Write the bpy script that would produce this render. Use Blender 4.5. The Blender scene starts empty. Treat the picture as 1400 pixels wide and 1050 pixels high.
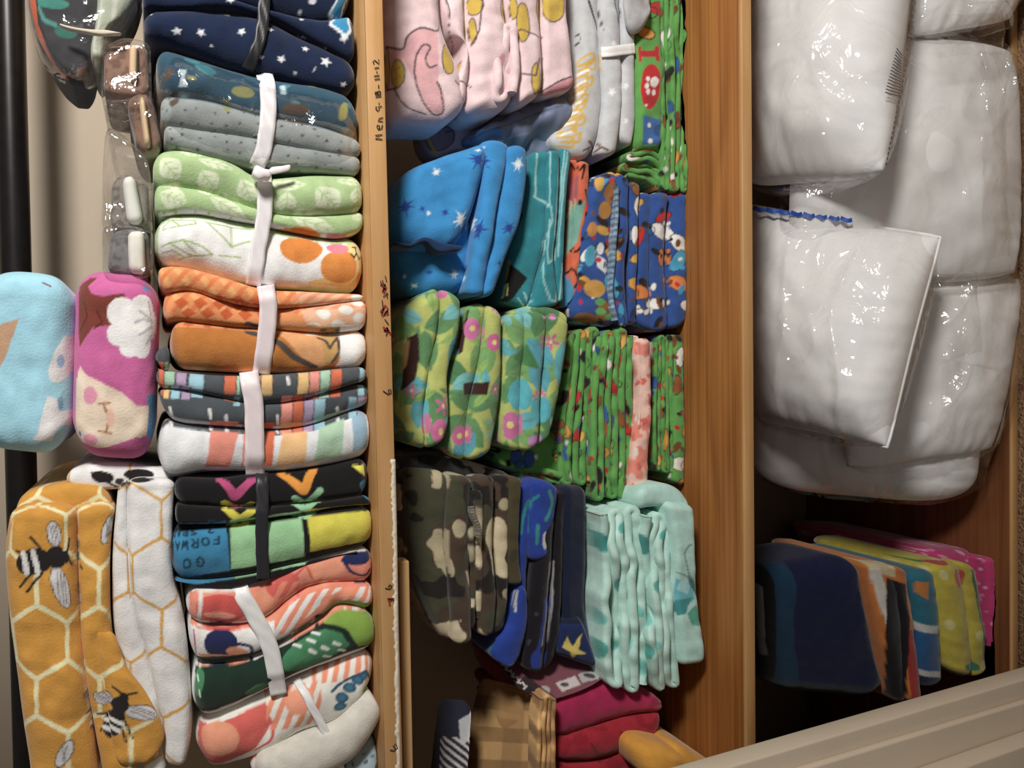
import bpy, math, numpy as np
from mathutils import Matrix, Vector
from mathutils.bvhtree import BVHTree

# ------------------------------------------------------------------ camera, world, lights, exposure
SC = bpy.context.scene
COL = SC.collection
F = 1050.0                       # focal length in pixels of the 1400 x 1050 frame
CAMZ = 1.464                     # lens height above the carpet
PITCH, YAW, ROLL = math.radians(25), math.radians(-0.95), math.radians(-1.03)
_fw = np.array([math.sin(YAW)*math.cos(PITCH), math.cos(YAW)*math.cos(PITCH), -math.sin(PITCH)])
_r = np.cross(_fw, [0, 0, 1.0]); _r /= np.linalg.norm(_r)
_u = np.cross(_r, _fw)
RT = _r*math.cos(ROLL) + _u*math.sin(ROLL)
UP = np.cross(RT, _fw)
FW = _fw
CAMPOS = np.array([0, 0, CAMZ])
cam = bpy.data.cameras.new('camera')
cam.sensor_fit = 'HORIZONTAL'; cam.sensor_width = 36.0; cam.lens = 36.0*F/1400.0
cam.clip_start = 0.02
camo = bpy.data.objects.new('camera', cam)
m = Matrix.Identity(4)
for i in range(3):               # the phone was held on its side: picture-right is world-down
    m[i][0] = -UP[i]; m[i][1] = RT[i]; m[i][2] = -FW[i]; m[i][3] = CAMPOS[i]
camo.matrix_world = m
COL.objects.link(camo); SC.camera = camo

SC.view_settings.view_transform = 'Standard'
SC.view_settings.look = 'None'
SC.view_settings.gamma = 1.0
SC.view_settings.use_curve_mapping = False
SC.view_settings.exposure = 0.0

world = bpy.data.worlds.new('room_light'); SC.world = world
world.use_nodes = True
bg = world.node_tree.nodes['Background']
bg.inputs['Color'].default_value = (1.0, 0.95, 0.90, 1); bg.inputs['Strength'].default_value = 0.13

def area(name, loc, target, size, power, color):
    l = bpy.data.lights.new(name, 'AREA'); l.shape = 'DISK'; l.size = size; l.energy = power; l.color = color
    o = bpy.data.objects.new(name, l); COL.objects.link(o)
    d = Vector(target) - Vector(loc)
    o.location = loc; o.rotation_euler = d.to_track_quat('-Z', 'Y').to_euler()
    return o
area('room_lamp', (1.20, -0.15, 1.85), (0.10, 1.0, 0.75), 0.32, 34, (1.0, 0.96, 0.90))

# ------------------------------------------------------------------ helpers
def ray(px, py):
    px = np.asarray(px, float); py = np.asarray(py, float)
    a = -(px-700)/F; b = -(py-525)/F
    return FW + a[..., None]*UP + b[..., None]*RT
def W(px, py, Y):
    """World point that shows at photo pixel (px,py) on the upright plane at depth Y."""
    d = ray(px, py)
    t = np.asarray(Y, float)/d[..., 1]
    return CAMPOS + d*t[..., None]
def mpp(px, py, Y):
    P = W(px, py, Y) - CAMPOS
    return (P @ FW)/F

def lin(c):
    c = np.asarray(c, float)/255.0
    return np.where(c <= 0.04045, c/12.92, ((c+0.055)/1.055)**2.4)

def vn(x, y, z, seed=0):
    """Smooth value noise, -1..1."""
    xi, yi, zi = np.floor(x).astype(np.int64), np.floor(y).astype(np.int64), np.floor(z).astype(np.int64)
    fx, fy, fz = x-xi, y-yi, z-zi
    fx, fy, fz = [f*f*(3-2*f) for f in (fx, fy, fz)]
    def h(a, b, c):
        n = (a*374761393 + b*668265263 + c*2147483647 + seed*974634777) & 0x7fffffff
        n = ((n ^ (n >> 13))*1274126177) & 0x7fffffff
        n = ((n ^ (n >> 16))*668265263) & 0x7fffffff
        return ((n >> 8) & 0xffff)/32767.5-1
    r = 0
    for dx in (0, 1):
        for dy in (0, 1):
            for dz in (0, 1):
                w = (fx if dx else 1-fx)*(fy if dy else 1-fy)*(fz if dz else 1-fz)
                r = r + w*h(xi+dx, yi+dy, zi+dz)
    return r

def resamp(pts, n):
    """Smooth curve through pts, n points evenly along it."""
    p = np.asarray(pts, float)
    if len(p) == 2:
        t = np.linspace(0, 1, n)[:, None]; return p[0]*(1-t)+p[1]*t
    q = np.vstack([2*p[0]-p[1], p, 2*p[-1]-p[-2]])
    out = []
    for i in range(1, len(q)-2):
        t = np.linspace(0, 1, 24, endpoint=False)[:, None]
        a, b, c, d = q[i-1], q[i], q[i+1], q[i+2]
        out.append(0.5*((2*b)+(-a+c)*t+(2*a-5*b+4*c-d)*t*t+(-a+3*b-3*c+d)*t**3))
    out.append(q[-2][None])
    out = np.vstack(out)
    s = np.concatenate([[0], np.cumsum(np.linalg.norm(np.diff(out, axis=0), axis=1))])
    t = np.linspace(0, s[-1], n)
    return np.stack([np.interp(t, s, out[:, 0]), np.interp(t, s, out[:, 1])], 1)

# ---- the print on a cloth: flat colour shapes laid out on the cloth (unit: about 1 mm)
class Print:
    def __init__(s, base, gain=1.0):
        s.ops = []; s.base = base; s.gain = gain; s.warp = 0.6
    def add(s, f): s.ops.append(f); return s
    @staticmethod
    def _set(C, mk, col): C[mk] = lin(col)
    def poly(s, pts, col):
        P = np.asarray(pts, float)
        lo, hi = P.min(0), P.max(0)
        def f(x, y, C):
            near = np.nonzero((x > lo[0]) & (x < hi[0]) & (y > lo[1]) & (y < hi[1]))[0]
            if not len(near): return
            x, y = x[near], y[near]
            mk = np.zeros(x.shape, bool)
            for i in range(len(P)):
                x0, y0 = P[i-1]; x1, y1 = P[i]
                if y0 == y1: continue
                c = ((y0 > y) != (y1 > y)) & (x < (x1-x0)*(y-y0)/(y1-y0)+x0)
                mk ^= c
            C[near[mk]] = lin(col)
        return s.add(f)
    def rect(s, x0, y0, x1, y1, col): return s.poly([(x0, y0), (x1, y0), (x1, y1), (x0, y1)], col)
    def ell(s, cx, cy, rx, ry, col, rot=0.0, edge=None, ew=2.0):
        ca, sa = math.cos(rot), math.sin(rot)
        R = max(rx, ry)+ew
        def f(x, y, C):
            near = np.nonzero((abs(x-cx) < R) & (abs(y-cy) < R))[0]
            if not len(near): return
            x, y = x[near], y[near]
            u = (x-cx)*ca+(y-cy)*sa; v = -(x-cx)*sa+(y-cy)*ca
            if edge is not None:
                C[near[(u/(rx+ew))**2+(v/(ry+ew))**2 < 1]] = lin(edge)
            C[near[(u/rx)**2+(v/ry)**2 < 1]] = lin(col)
        return s.add(f)
    def line(s, pts, w, col, smooth=False):
        w = w+0.6
        P = np.asarray(pts, float)
        if smooth: P = resamp(P, 6*len(P))
        lo, hi = P.min(0)-w, P.max(0)+w
        def f(x, y, C):
            near = np.nonzero((x > lo[0]) & (x < hi[0]) & (y > lo[1]) & (y < hi[1]))[0]
            if not len(near): return
            X, Y = x[near], y[near]
            dm = np.full(X.shape, 1e9)
            for a, b in zip(P[:-1], P[1:]):
                d = b-a; L = d@d+1e-9
                t = np.clip(((X-a[0])*d[0]+(Y-a[1])*d[1])/L, 0, 1)
                dm = np.minimum(dm, (X-a[0]-t*d[0])**2+(Y-a[1]-t*d[1])**2)
            C[near[dm < (w/2)**2]] = lin(col)
        return s.add(f)
    def star(s, cx, cy, r, col, n=5, inner=0.45, rot=0.3):
        pts = []
        for k in range(2*n):
            rr = r if k % 2 == 0 else r*inner
            a = rot+math.pi*k/n
            pts.append((cx+rr*math.cos(a), cy+rr*math.sin(a)))
        return s.poly(pts, col)
    def burst(s, cx, cy, r, col, n=5, rot=0.2):
        for k in range(n):
            a = rot+math.pi*k/n; rr = r*(1.0 if k % 2 == 0 else 0.6); w = r*0.16
            s.poly([(cx+rr*math.cos(a), cy+rr*math.sin(a)), (cx-w*math.sin(a), cy+w*math.cos(a)),
                    (cx-rr*math.cos(a), cy-rr*math.sin(a)), (cx+w*math.sin(a), cy-w*math.cos(a))], col)
        return s.ell(cx, cy, r*0.22, r*0.22, col)
    def hexes(s, cx, cy, side, w, col):
        def f(x, y, C):
            wd = side*math.sqrt(3); u, v = x-cx, y-cy
            def dist(u, v):
                u = (u+wd/2) % wd-wd/2; v = (v+1.5*side) % (3*side)-1.5*side
                au, av = abs(u), abs(v)
                return np.maximum(au, 0.5*au+0.8660254*av), u, v
            d1 = dist(u, v)[0]; d2 = dist(u-wd/2, v-1.5*side)[0]
            d = np.minimum(d1, d2)
            s._set(C, d > wd/2-w/2, col)
        return s.add(f)
    def cells(s, size, cols, rmin, rmax, seed=1, prob=1.0, aspect=1.0, edge=None, ew=2.0, kind='ell', tip=None, clip=None):
        """Scattered motifs: one per cell of a jittered grid."""
        L = np.array([lin(c) for c in cols])
        def f(x, y, C):
            ci, cj = np.floor(x/size).astype(np.int64), np.floor(y/size).astype(np.int64)
            def rnd(i, j, k):
                n = (i*73856093 ^ j*19349663 ^ (k+seed*101)*83492791) & 0x7fffffff
                n = ((n ^ (n >> 15))*668265263) & 0x7fffffff
                n = ((n ^ (n >> 13))*374761393) & 0x7fffffff
                return ((n >> 7) & 0xffff)/65536.0
            ok = np.ones(x.shape, bool) if clip is None else (x > clip[0]) & (y > clip[1]) & (x < clip[2]) & (y < clip[3])
            for di in (-1, 0, 1):
                for dj in (-1, 0, 1):
                    i, j = ci+di, cj+dj
                    px = (i+0.2+0.6*rnd(i, j, 1))*size; py = (j+0.2+0.6*rnd(i, j, 2))*size
                    r = rmin+(rmax-rmin)*rnd(i, j, 3); a = 6.283*rnd(i, j, 4)
                    live = (rnd(i, j, 5) < prob) & ok
                    k = np.minimum((rnd(i, j, 6)*len(L)).astype(int), len(L)-1)
                    u = (x-px)*np.cos(a)+(y-py)*np.sin(a); v = -(x-px)*np.sin(a)+(y-py)*np.cos(a)
                    def inside(rr):
                        if kind == 'ell': return (u/rr)**2+(v/(rr*aspect))**2 < 1
                        if kind == 'leaf': return abs(v) < rr*aspect*np.clip(1-(u/rr)**2, 0, 1)
                        if kind == 'tri': return (u > -rr*0.6) & (abs(v) < (rr*0.7-u)*0.55)
                        if kind == 'ring':
                            q = np.hypot(u, v/aspect); return (q < rr) & (q > rr-ew)
                        th = np.arctan2(v, u); q = np.hypot(u, v)           # flower
                        return q < rr*(0.66+0.34*np.cos(5*th))
                    if edge is not None and kind != 'ring':
                        C[inside(r+ew) & live] = lin(edge)
                    mk = inside(r) & live
                    C[mk] = L[k[mk]]
                    if tip is not None: C[(np.hypot(u, v) < r*0.22) & live] = lin(tip)
                    if kind == 'leaf' and edge is None:
                        mv = mk & (abs(v) < 0.9); C[mv] *= 0.8
        return s.add(f)
    def noise(s, scale, thr, col, seed=0, stretch=1.0):
        def f(x, y, C):
            n = vn(x/scale, y/scale*stretch, np.zeros_like(x)+0.37, seed)+0.35*vn(x/scale*2.3, y/scale*2.3*stretch, np.zeros_like(x)+1.7, seed+5)
            s._set(C, n > thr, col)
        return s.add(f)
    def stripes(s, per, duty, col, ang=0.0, ph=0.0, clip=None, mix=1.0):
        ca, sa = math.cos(ang), math.sin(ang)
        def f(x, y, C):
            t = ((x*ca+y*sa+ph)/per) % 1.0
            mk = t < duty
            if clip is not None: mk &= (x > clip[0]) & (y > clip[1]) & (x < clip[2]) & (y < clip[3])
            C[mk] = C[mk]*(1-mix)+lin(col)*mix
        return s.add(f)
    def eval(s, x, y):
        out = 0
        wx = vn(x/9, y/9, np.zeros_like(x), 3)*s.warp; wy = vn(x/9, y/9, np.zeros_like(x)+5.5, 4)*s.warp
        for dx, dy in ((-.7, -.35), (.35, -.7), (.7, .35), (-.35, .7)):
            C = np.tile(lin(s.base), (len(x), 1))
            for f in s.ops: f(x+wx+dx, y+wy+dy, C)
            out = out+C
        out = out/4*s.gain
        g = out@np.array([.2126, .7152, .0722])
        out = out*.88+g[:, None]*.12
        return np.clip(out, 0.004, 0.84)

# ---- cloth solids
def box_lattice(n):
    a, b, c = n
    I, J, K = np.meshgrid(np.arange(a), np.arange(b), np.arange(c), indexing='ij')
    surf = (I == 0) | (I == a-1) | (J == 0) | (J == b-1) | (K == 0)
    idx = -np.ones((a, b, c), int); idx[surf] = np.arange(surf.sum())
    q = []
    def quads(A, flip):
        v = np.stack([A[:-1, :-1], A[1:, :-1], A[1:, 1:], A[:-1, 1:]], -1).reshape(-1, 4)
        q.append(v[:, ::-1] if flip else v)
    quads(idx[:, :, 0], True); quads(idx[:, [0, -1], -1], False)      # dense front, plain back
    quads(idx[:, 0, :], False); quads(idx[:, -1, :], True)
    quads(idx[0], True); quads(idx[-1], False)
    return I[surf], J[surf], K[surf], np.vstack(q)

def lump(e0, e1, Y, D=0.3, res=0.0017, rq=0.95, rp=0.35, rd=0.8, wr=1.0, seed=0, sag=0.0, wave=(3.0, 9.0)):
    """A soft rounded layer of folded cloth. e0 and e1 are its two long edges as seen from the front, Y the depth of its front
    (one number or one per edge), D how far it runs back."""
    y0, y1 = Y if isinstance(Y, (tuple, list)) else (Y, Y)
    E0, E1 = resamp(e0, 60), resamp(e1, 60)
    c0, c1 = E0.mean(0), E1.mean(0)
    mp = float(mpp((c0[0]+c1[0])/2, (c0[1]+c1[1])/2, (y0+y1)/2))
    Lp = mp*0.5*(np.linalg.norm(np.diff(E0, axis=0), axis=1).sum()+np.linalg.norm(np.diff(E1, axis=0), axis=1).sum())
    Lq = max(mp*np.linalg.norm(E1-E0, axis=1).mean(), 0.006)
    n1, n2 = max(8, int(Lp/res)+2), max(8, int(Lq/res)+2)
    kd = np.concatenate([np.linspace(0, min(0.05, D*.4), 9), np.linspace(min(0.05, D*.4), D, 8)[1:]])
    I, J, K, Fq = box_lattice((n1, n2, len(kd)))
    p = I/(n1-1); q = J/(n2-1); d = kd[K]
    h = np.array([Lp/2, Lq/2, D/2])
    r = np.array([min(rp*Lq, 0.45*Lp, 0.035), 0.5*Lq*rq, min(rd*0.5*Lq, 0.05, D*.45)])
    c = np.stack([(p-.5)*Lp, (q-.5)*Lq, d-D/2], 1)
    inner = np.clip(c, -(h-r), h-r)
    dl = (c-inner)/r
    nn = np.linalg.norm(dl, axis=1, keepdims=True)
    nd = dl/np.maximum(nn, 1e-9)
    c2 = inner+nd*r
    P, Q, Dp = c2[:, 0]/Lp+.5, c2[:, 1]/Lq+.5, c2[:, 2]+D/2
    ax = np.linspace(0, 1, 60)
    def edge(E): return np.stack([np.interp(P, ax, E[:, 0]), np.interp(P, ax, E[:, 1])], 1)
    A, B = edge(E0), edge(E1)
    # soft wobble of the long edges so that no crease is ruler-straight
    wob = vn(P*wave[0]+seed*7.1, Q*1.2, np.zeros_like(P)+seed, seed)*wr*1.6
    px = A*(1-Q[:, None])+B*Q[:, None]
    dirq = (B-A); dirq /= np.maximum(np.linalg.norm(dirq, axis=1, keepdims=True), 1e-6)
    px = px+dirq*wob[:, None]
    Yf = y0*(1-Q)+y1*Q
    pos = W(px[:, 0], px[:, 1], Yf)
    pos[:, 1] += Dp
    amp = 0.0035*wr*np.exp(-Dp/0.12)
    x_, z_ = px[:, 0]/1000, px[:, 1]/1000
    n1_ = vn(P*Lp*22+seed, Q*Lq*30+Dp*12, np.zeros_like(P)+seed*1.3, seed)
    n2_ = vn(P*Lp*75, Q*Lq*60+Dp*30, np.zeros_like(P)+seed*2.1+9, seed+1)
    n3_ = vn(P*Lp*9+3, Q*Lq*wave[1]+Dp*5, np.zeros_like(P)+seed*.7+4, seed+2)
    pos[:, 1] -= amp*(1.0*n1_+0.35*n2_+1.3*n3_)
    # print coordinates: the front as it faces us, carried on round the sides
    wq = nd[:, 1]**2/(nd[:, 1]**2+nd[:, 0]**2+1e-6)
    side = Dp/mp
    uv = px+dirq*(np.sign(nd[:, 1])*wq*side)[:, None]
    dirp = np.array([-1.0, 1.0])*dirq[:, ::-1]
    sgn = np.sign((E0[-1]-E0[0])@np.array([dirq[:, 1].mean(), -dirq[:, 0].mean()])) or 1
    uv = uv+np.stack([dirq[:, 1], -dirq[:, 0]], 1)*(sgn*np.sign(nd[:, 0])*(1-wq)*side*(abs(nd[:, 0]) > .2))[:, None]
    return pos, Fq, uv

def serp(e0, e1, n, Y, D=0.3, fill=0.93, seed=0, res=0.003, wob=0.35, ragged=0.03, frame='s', start=0, dy=0.008):
    """One cloth folded to and fro n times, seen from its folded edges. Layers run along e0 / e1."""
    rng = np.random.default_rng(seed+11)
    E0, E1 = resamp(e0, 80), resamp(e1, 80)
    ax = np.linspace(0, 1, 80)
    c0, c1 = E0.mean(0), E1.mean(0)
    mp = float(mpp((c0[0]+c1[0])/2, (c0[1]+c1[1])/2, Y if not isinstance(Y, tuple) else sum(Y)/2))
    Lq = np.linalg.norm(E1-E0, axis=1).mean(); Lp = np.linalg.norm(np.diff(E0, axis=0), axis=1).sum()
    sp = Lq/n
    ends = [(rng.uniform(0, ragged), 1-rng.uniform(0, ragged)) for _ in range(n+1)]
    def pt(p, q):
        p = np.asarray(p, float); q = np.asarray(q, float)
        q = q+wob/n*(vn(p*3.1+seed, np.zeros_like(p)+seed*.3, np.zeros_like(p), seed)+.4*vn(p*9+seed, q*2, np.zeros_like(p), seed+1))*np.minimum(1, 6*np.minimum(q, 1-q)+.15)
        x = np.interp(p, ax, E0[:, 0])*(1-q)+np.interp(p, ax, E1[:, 0])*q
        y = np.interp(p, ax, E0[:, 1])*(1-q)+np.interp(p, ax, E1[:, 1])*q
        # beyond the ends, run on straight
        return np.stack([x, y], 1)
    path = []
    ep = (sp/2)/Lp
    for k in range(n):
        fwd = (k+start) % 2 == 0
        tp = ends[k][0] if k else ends[n][0]; tn = ends[k+1][0]
        lo, hi = (ep+tp, 1-ep-tn) if fwd else (ep+tn, 1-ep-tp)
        pp = np.linspace(lo, hi, max(12, int((hi-lo)*Lp*mp/res)))
        if not fwd: pp = pp[::-1]
        path.append(pt(pp, np.full(pp.shape, (k+.5)/n)))
        if k < n-1:
            pe = pp[-1]; sg = 1 if fwd else -1
            th = np.linspace(-math.pi/2, math.pi/2, 9)[1:-1]
            path.append(pt(pe+sg*ep*np.cos(th), (k+1)/n+np.sin(th)*.5/n))
    C = np.vstack(path)
    sl = np.concatenate([[0], np.cumsum(np.linalg.norm(np.diff(C, axis=0), axis=1))])
    N = max(40, int(sl[-1]*mp/res))
    t = np.linspace(0, sl[-1], N)
    C = np.stack([np.interp(t, sl, C[:, 0]), np.interp(t, sl, C[:, 1])], 1)
    T = np.gradient(C, axis=0); T /= np.maximum(np.linalg.norm(T, axis=1, keepdims=True), 1e-9)
    Nm = np.stack([-T[:, 1], T[:, 0]], 1)
    half = sp/2*fill
    rr = half*mp
    th = np.linspace(-math.pi/2, math.pi/2, 9)
    o = np.concatenate([[-1, -1, -1, -1], np.sin(th), [1, 1, 1, 1]])
    d1, d2 = min(.06, D*.45), min(.02, D*.3)
    rr = min(rr, d2)
    d = np.concatenate([[D, D*.6, d1, d2], rr*(1-np.cos(th)), [d2, d1, D*.6, D]])
    M = len(o)
    PX = C[:, None, :]+Nm[:, None, :]*(o*half)[None, :, None]
    yy = Y if not isinstance(Y, tuple) else Y[0]
    yv = yy+dy*vn(t/60+seed, np.zeros(N)+seed*.9, np.zeros(N), seed+3)+.003*vn(t/14, np.zeros(N)+2, np.zeros(N), seed+4)
    YY = np.broadcast_to(yv[:, None], (N, M))
    pos = W(PX[..., 0], PX[..., 1], YY).copy()
    pos[..., 1] += d[None, :]
    if frame == 's':
        uv = np.stack([np.broadcast_to(t[:, None], (N, M)), np.broadcast_to((np.sign(o)*(d/mp)+o*half)[None], (N, M))], -1)
    else:
        uv = PX+np.stack([d/mp*0, d/mp*.3], -1)[None]
    idx = np.arange(N*M).reshape(N, M)
    q = np.stack([idx[:-1, :-1], idx[:-1, 1:], idx[1:, 1:], idx[1:, :-1]], -1).reshape(-1, 4)
    caps = []
    for row, fl in ((idx[0], False), (idx[-1], True)):
        for j in range(M//2):
            f = [row[j], row[M-1-j], row[M-2-j], row[j+1]]
            if len(set(f)) == 4: caps.append(f if fl else f[::-1])
    return pos.reshape(-1, 3), np.vstack([q, np.array(caps)]), uv.reshape(-1, 2)

def mesh(name, pos, faces, mat, col=None, origin=None, parent=None, smooth=True):
    """Link one mesh object; its origin is at its base unless given."""
    pos = np.asarray(pos, float)
    if origin is None:
        lo, hi = pos.min(0), pos.max(0); origin = np.array([(lo[0]+hi[0])/2, (lo[1]+hi[1])/2, lo[2]])
    me = bpy.data.meshes.new(name)
    faces = np.asarray(faces); k = faces.shape[1]
    me.vertices.add(len(pos)); me.vertices.foreach_set('co', (pos-origin).astype(np.float32).ravel())
    me.loops.add(faces.size); me.loops.foreach_set('vertex_index', faces.astype(np.int32).ravel())
    me.polygons.add(len(faces)); me.polygons.foreach_set('loop_start', np.arange(0, faces.size, k, dtype=np.int32))
    me.update(calc_edges=True)
    me.validate()
    if smooth: me.polygons.foreach_set('use_smooth', np.ones(len(me.polygons), bool))
    if col is not None and len(me.vertices) == len(col):
        a = me.color_attributes.new('Col', 'FLOAT_COLOR', 'POINT')
        a.data.foreach_set('color', np.hstack([col, np.ones((len(col), 1))]).astype(np.float32).ravel())
    me.materials.append(mat)
    o = bpy.data.objects.new(name, me); COL.objects.link(o)
    if parent is not None:
        o.parent = parent; o.location = Vector(origin)-Vector(parent['_o'])
    else:
        o.location = origin
    o['_o'] = [float(v) for v in origin]
    return o

def tag(o, label=None, cat=None, group=None, kind=None):
    if label: o['label'] = label
    if cat: o['category'] = cat
    if group: o['group'] = group
    if kind: o['kind'] = kind
    return o
def join(parts):
    P, Fc, U, n = [], [], [], 0
    for pos, f, uv in parts:
        P.append(pos); Fc.append(f+n); U.append(uv); n += len(pos)
    return np.vstack(P), np.vstack(Fc), np.vstack(U)

# ------------------------------------------------------------------ materials
def mat(name):
    mt = bpy.data.materials.new(name); mt.use_nodes = True
    nt = mt.node_tree
    return mt, nt, nt.nodes['Principled BSDF']
def nd(nt, t, **kw):
    n = nt.nodes.new(t)
    for k, v in kw.items(): setattr(n, k, v)
    return n
def cloth_mat(name, rough=0.95, sheen=0.25, bump=0.25, scale=420, mottling=0.10):
    mt, nt, b = mat(name)
    at = nd(nt, 'ShaderNodeVertexColor', layer_name='Col')
    tc = nd(nt, 'ShaderNodeTexCoord')
    n1 = nd(nt, 'ShaderNodeTexNoise'); n1.inputs['Scale'].default_value = scale; n1.inputs['Detail'].default_value = 2
    n2 = nd(nt, 'ShaderNodeTexNoise'); n2.inputs['Scale'].default_value = 60; n2.inputs['Detail'].default_value = 4
    mr = nd(nt, 'ShaderNodeMapRange')
    mr.inputs['From Min'].default_value = .3; mr.inputs['From Max'].default_value = .7
    mr.inputs['To Min'].default_value = 1-mottling; mr.inputs['To Max'].default_value = 1+mottling
    mul = nd(nt, 'ShaderNodeVectorMath', operation='SCALE')
    bp = nd(nt, 'ShaderNodeBump'); bp.inputs['Strength'].default_value = bump; bp.inputs['Distance'].default_value = 0.002
    L = nt.links.new
    L(tc.outputs['Object'], n1.inputs['Vector']); L(tc.outputs['Object'], n2.inputs['Vector'])
    L(n2.outputs['Fac'], mr.inputs['Value']); L(at.outputs['Color'], mul.inputs[0]); L(mr.outputs['Result'], mul.inputs['Scale'])
    L(mul.outputs['Vector'], b.inputs['Base Color']); L(n1.outputs['Fac'], bp.inputs['Height']); L(bp.outputs['Normal'], b.inputs['Normal'])
    b.inputs['Roughness'].default_value = rough; b.inputs['Sheen Weight'].default_value = sheen
    b.inputs['Specular IOR Level'].default_value = 0.15
    return mt
FLEECE = cloth_mat('printed_fleece')
COTTON = cloth_mat('woven_cotton', rough=0.8, sheen=0.1, bump=0.1, scale=700, mottling=0.05)
SATIN = cloth_mat('satin_cloth', rough=0.42, sheen=0.1, bump=0.05, scale=500, mottling=0.04)
SATIN.node_tree.nodes['Principled BSDF'].inputs['Specular IOR Level'].default_value = 0.5

def plain(name, rgb, rough=0.6, spec=0.3, nscale=30, amt=0.08, bump=0.0, metallic=0.0):
    mt, nt, b = mat(name)
    tc = nd(nt, 'ShaderNodeTexCoord'); n = nd(nt, 'ShaderNodeTexNoise'); n.inputs['Scale'].default_value = nscale; n.inputs['Detail'].default_value = 5
    rp = nd(nt, 'ShaderNodeValToRGB'); c = lin(rgb)
    rp.color_ramp.elements[0].position = .3; rp.color_ramp.elements[1].position = .7
    rp.color_ramp.elements[0].color = (*(c*(1-amt)), 1); rp.color_ramp.elements[1].color = (*np.minimum(c*(1+amt), 1), 1)
    L = nt.links.new
    L(tc.outputs['Object'], n.inputs['Vector']); L(n.outputs['Fac'], rp.inputs['Fac']); L(rp.outputs['Color'], b.inputs['Base Color'])
    b.inputs['Roughness'].default_value = rough; b.inputs['Specular IOR Level'].default_value = spec; b.inputs['Metallic'].default_value = metallic
    if bump:
        bp = nd(nt, 'ShaderNodeBump'); bp.inputs['Strength'].default_value = bump; bp.inputs['Distance'].default_value = .003
        L(n.outputs['Fac'], bp.inputs['Height']); L(bp.outputs['Normal'], b.inputs['Normal'])
    return mt
def wood(name, light, dark, rough=0.45, sx=2.2, sy=70):
    """Straight-grained board: long streaks along X with darker pore lines and slow figure."""
    mt, nt, b = mat(name); L = nt.links.new
    tc = nd(nt, 'ShaderNodeTexCoord')
    mp_ = nd(nt, 'ShaderNodeMapping'); mp_.inputs['Scale'].default_value = (sx, sy, sy)
    n1 = nd(nt, 'ShaderNodeTexNoise'); n1.inputs['Scale'].default_value = 1.0; n1.inputs['Detail'].default_value = 6; n1.inputs['Roughness'].default_value = .65
    mp2 = nd(nt, 'ShaderNodeMapping'); mp2.inputs['Scale'].default_value = (1.1, 9, 9)
    n0 = nd(nt, 'ShaderNodeTexNoise'); n0.inputs['Scale'].default_value = 1.0; n0.inputs['Detail'].default_value = 2
    wv = nd(nt, 'ShaderNodeMath', operation='MULTIPLY'); wv.inputs[1].default_value = 34.0
    sn = nd(nt, 'ShaderNodeMath', operation='SINE')
    mx = nd(nt, 'ShaderNodeMath', operation='MULTIPLY_ADD'); mx.inputs[1].default_value = .07
    rp = nd(nt, 'ShaderNodeValToRGB')
    e = rp.color_ramp.elements
    e[0].position = .34; e[0].color = (*lin(dark), 1); e[1].position = .66; e[1].color = (*lin(light), 1)
    L(tc.outputs['Object'], mp_.inputs['Vector']); L(mp_.outputs['Vector'], n1.inputs['Vector'])
    L(tc.outputs['Object'], mp2.inputs['Vector']); L(mp2.outputs['Vector'], n0.inputs['Vector'])
    L(n0.outputs['Fac'], wv.inputs[0]); L(wv.outputs[0], sn.inputs[0]); L(sn.outputs[0], mx.inputs[0]); L(n1.outputs['Fac'], mx.inputs[2])
    L(mx.outputs[0], rp.inputs['Fac']); L(rp.outputs['Color'], b.inputs['Base Color'])
    b.inputs['Roughness'].default_value = rough; b.inputs['Specular IOR Level'].default_value = .3
    bp = nd(nt, 'ShaderNodeBump'); bp.inputs['Strength'].default_value = .12; bp.inputs['Distance'].default_value = .001
    L(n1.outputs['Fac'], bp.inputs['Height']); L(bp.outputs['Normal'], b.inputs['Normal'])
    return mt
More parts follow.
